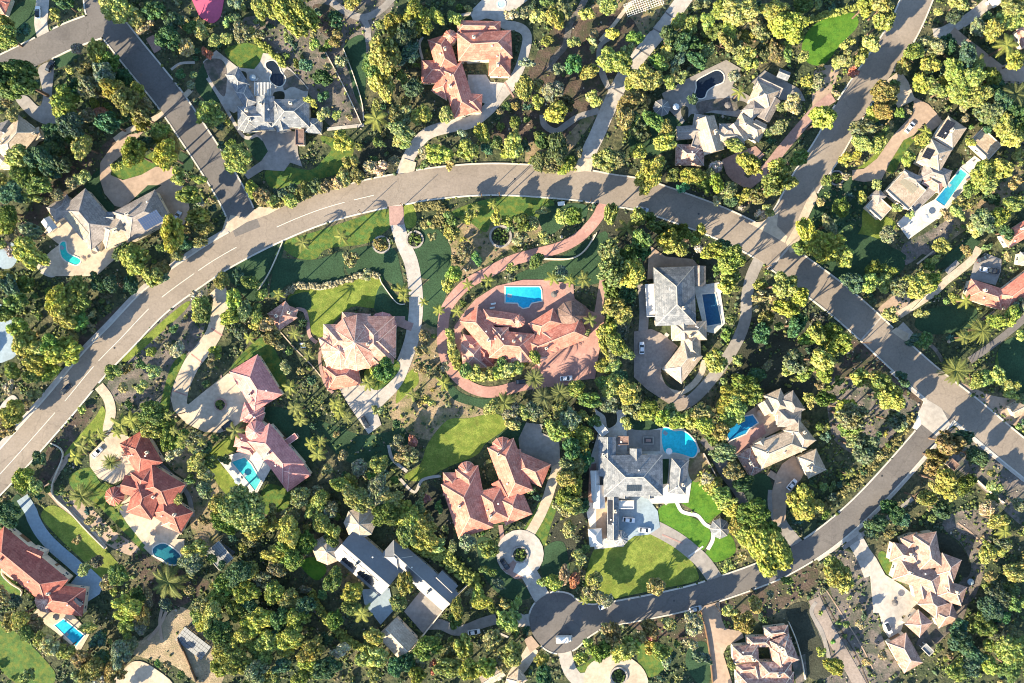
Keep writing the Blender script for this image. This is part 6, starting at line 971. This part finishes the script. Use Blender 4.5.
for k in range(-8, 9): MB().box(k * .95 - .05, k * .95 + .05, -2.6, 2.6, 1.9, 1.98).build('slat', WHITE, e)
for k in range(-3, 4): MB().box(-7.7, 7.7, k * .85 - .05, k * .85 + .05, 1.98, 2.05).build('batten', WHITE, e)
for sx in (-7.4, 0, 7.4):
    for sy in (-2.4, 2.4): MB().cyl((sx, sy), .06, .06, -.1, 1.9, 6).build('post', WHITE, e)
for f, x, y, w in (('c1', 400, 300, 'left of two utility poles at the inner kerb of the top curve'), ('c1', 485, 292, 'right of two utility poles at the inner kerb of the top curve'), ('c1', 925, 322, 'utility pole at the mouth of the brick loop drive'), ('b1', 790, 378, 'utility pole at the kerb above the planted lawn ring'), ('c1', 15, 345, 'utility pole beside the pink end of the pale lawn drive'), ('d1', 805, 640, 'utility pole by the gutter across the upper right junction'), ('e2', 235, 345, 'utility pole on the lower kerb near the right lane mouth'), ('d4', 560, 300, 'utility pole at the corner of the tan bottom drive')):
    p = wp(f, x, y); e = tag(empty('utility_pole', (p.x, p.y, 0), math.radians(40)), w, 'utility pole'); MB().tube([(0, 0, -.2), (0, 0, 4), (0, 0, 8.2)], [.17, .14, .1], 8).build('pole', WOOD, e); MB().box(-.9, .9, -.06, .06, 7.4, 7.52).build('crossarm', WOOD, e)
    for k in (-.75, 0, .75): MB().cyl((k, 0), .05, .05, 7.52, 7.72, 6).build('insulator', WHITE, e)
p = wp('c1', 785, 332); e = tag(empty('utility_cabinet', (p.x, p.y, z_at(p)), .1), 'pale utility cabinet at the lawn corner above the brick loop entrance', 'utility cabinet'); cb_ = MB().box(-1.3, 1.3, -.7, .7, 0, 1.25).build('cabinet', WHITE, e); MB().box(-1.38, 1.38, -.78, .78, 1.25, 1.35).build('lid', WHITE, e)
for k in (-.65, .65): MB().box(k - .6, k + .6, -.74, -.7, .1, 1.15).build('door', SM['conc2'], e)
def rack(label, f, x, y, ang, nx, ny, m): 
    p = wp(f, x, y); e = tag(empty('solar_array', (p.x, p.y, z_at(p)), math.radians(ang)), label, 'solar array')
    for i in range(nx):
        g = MB()
        for j in range(ny): x0 = (i - nx / 2) * 1.2; y0 = (j - ny / 2) * 1.9; M = Matrix.Rotation(math.radians(12), 4, 'X'); g.box(x0 + .04, x0 + 1.16, y0 + .05, y0 + 1.8, 1.3, 1.36, M)
        g.build('panel', m, e)
    for sx in (-1, 1):
        for sy in (-1, 1): MB().box(sx * nx * .5 - .06, sx * nx * .5 + .06, sy * ny * .8 - .06, sy * ny * .8 + .06, -.1, 1.3 + sy * ny * .16).build('leg', METAL, e)
rack('grey ground-mounted solar array on the sandy lot', 'a4', 950, 480, -38, 11, 4, flat('grey glass panel', (.13, .145, .165), .55, 0, .2)); rack('tilted grey solar array beside the trees right of the sandy lot', 'b4', 110, 45, 50, 6, 4, flat('grey glass panel', (.13, .145, .165), .55, 0, .2))
# descriptions
DEG = ((0, 'right of'), (45, 'above right of'), (90, 'above'), (135, 'above left of'), (180, 'left of'), (225, 'below left of'), (270, 'below'), (315, 'below right of'))
NICK = {'top_left': 'the terracotta corner house', 'dark_left': 'the brown-grey left-edge house', 'grey_top': 'the pale grey many-gabled house', 'red_top': 'the top terracotta courtyard house', 'tan_top': 'the tan mottled rambling house', 'modern_tr': 'the flat-topped lap-pool villa', 'red_right': 'the orange L-shaped house',
 'corner_right': 'the right-edge orange roof', 'white_circle': 'the navy-pool house', 'pink_a': 'the pink guest building', 'pink_b': 'the long pink-roofed house', 'gazebo_house': 'the little peach pool house', 'round_peach': 'the rounded peach-tiled house', 'brick_mid': 'the brick-red mansion', 'terra_c3': 'the two-wing terracotta house', 'white_big': 'the white mansion',
 'tan_right': 'the tan gabled house', 'metal_grey': 'the grey pavilion house', 'red_left': 'the long red-roofed house', 'hacienda': 'the deep red hacienda', 'solar_left': 'the slate double-hipped house', 'salmon_br': 'the salmon many-peaked house', 'garage_br': 'the salmon garage', 'mottled_b': 'the mottled courtyard house', 'shed_t': 'the brown flat-roofed shed', 'white_tr': 'the top-edge white roof',
 'tan_tr': 'the right-edge tan-tiled roof', 'tan_bottom': 'the pale tan bottom house', 'patio_cover': 'the grey slatted patio roof', 'gazebo_white': 'the white gazebo', 'pavilion_oct': 'the octagonal grey pavilion'}
LM = [(NICK[k], HB[k].location.copy()) for k in NICK]
LM += [('the top-left road fork', wp('px', 100, 24)), ('the left road junction', wp('px', 242, 218)), ('the upper right road junction', wp('px', 785, 228)), ('the lower right road junction', wp('px', 937, 412)), ('the cul-de-sac', wp('px', 553, 622)), ('the concrete top lane', wp('px', 632, 70)), ('the bright turf oval', wp('px', 830, 35)),
       ('the kidney pool', wp('a1', 340, 570)), ('the sandy lot', wp('a4', 830, 470)), ('the blue-grey left-edge court', wp('px', 8, 358)), ('the brick loop entrance', wp('px', 590, 220)), ('the brown field', wp('px', 860, 400)), ('the bottom round fountain', wp('d4', 90, 645)), ('the ring drive', wp('c4', 585, 55)), ('the black-bottomed pool', wp('B', 600, 240)), ('the yellow big lawn', wp('c3', 280, 180))]
bag = {}
for e, name, kd, R, p in PLANTS:
    L = min(LM, key=lambda l: (l[1] - p).length); d = p - L[1]; a = math.degrees(math.atan2(d.y, d.x)) % 360; dn = min(DEG, key=lambda q: min(abs(a - q[0]), 360 - abs(a - q[0])))[1]
    size = {'palm_tree': {'p': 'slender', 't': 'very tall', 'd': 'thick many-fronded'}.get(kd), 'shrub': 'broad' if R > 3 else 'small', 'tree': 'big' if R > 5.2 else 'medium'}[name]; what = {'palm_tree': 'palm', 'shrub': 'shrub', 'tree': 'tree'}[name]
    cat = {'palm_tree': 'palm tree', 'shrub': 'shrub', 'tree': 'tree'}[name]; grp = {'palm_tree': 'palm trees in the gardens', 'shrub': 'low trees among the bigger trees and beds', 'tree': 'leafy trees around the houses and roads'}[name]
    out = abs(p.x) > 206 or abs(p.y) > 138
    txt = '%s %s %s %s %s' % (size, CN[kd], what, dn, L[0]); bag.setdefault(txt, []).append(((p - L[1]).length, e)); tag(e, None, cat, grp)
ORD = ['nearest', 'second', 'third', 'fourth', 'fifth', 'sixth', 'seventh', 'eighth', 'ninth', 'tenth']
for txt, ls in bag.items():
    ls.sort(key=lambda q: q[0])
    for i, (d, e) in enumerate(ls): e['label'] = txt if len(ls) == 1 else '%s, %s' % (txt, 'nearest it' if i == 0 else (ORD[i] if i < 10 else '%dth' % (i + 1)) + ' nearest')
# ================================================================ LIGHT AND CAMERA
AZ, EL = math.radians(223), math.radians(22.5)          # towards the sun: down-left on the plan
sd = Vector((math.cos(AZ) * math.cos(EL), math.sin(AZ) * math.cos(EL), math.sin(EL)))
sun = bpy.data.lights.new('sun', 'SUN'); sun.energy = 5.0; sun.angle = math.radians(.5); sun.color = (1, .835, .585); so = bpy.data.objects.new('sun', sun); COL.objects.link(so); so.rotation_euler = sd.to_track_quat('Z', 'Y').to_euler()
w = bpy.data.worlds.new('World'); sc.world = w; w.use_nodes = True; nt = w.node_tree; sk = nt.nodes.new('ShaderNodeTexSky'); sk.sky_type = 'NISHITA'; sk.sun_disc = False; sk.sun_elevation = EL; sk.sun_rotation = math.atan2(sd.x, sd.y) % math.tau
sk.air_density = 1.2; sk.dust_density = .6; sk.ozone_density = 3.0
nt.links.new(sk.outputs[0], nt.nodes['Background'].inputs[0]); nt.nodes['Background'].inputs[1].default_value = .1
cam = bpy.data.cameras.new('camera'); co = bpy.data.objects.new('camera', cam); COL.objects.link(co); co.location = (0, 0, CAMH); cam.sensor_width = 36; cam.lens = 36 * CAMH / (1024 * MPP); cam.clip_end = 3000; sc.camera = co
vs = sc.view_settings; vs.view_transform = 'Standard'; vs.look = 'None'; vs.gamma = 1; vs.use_curve_mapping = False; vs.exposure = 1.86; sc.cycles.filter_width = 1.05
sc.cycles.max_bounces = 4; sc.cycles.diffuse_bounces = 2; sc.cycles.glossy_bounces = 2
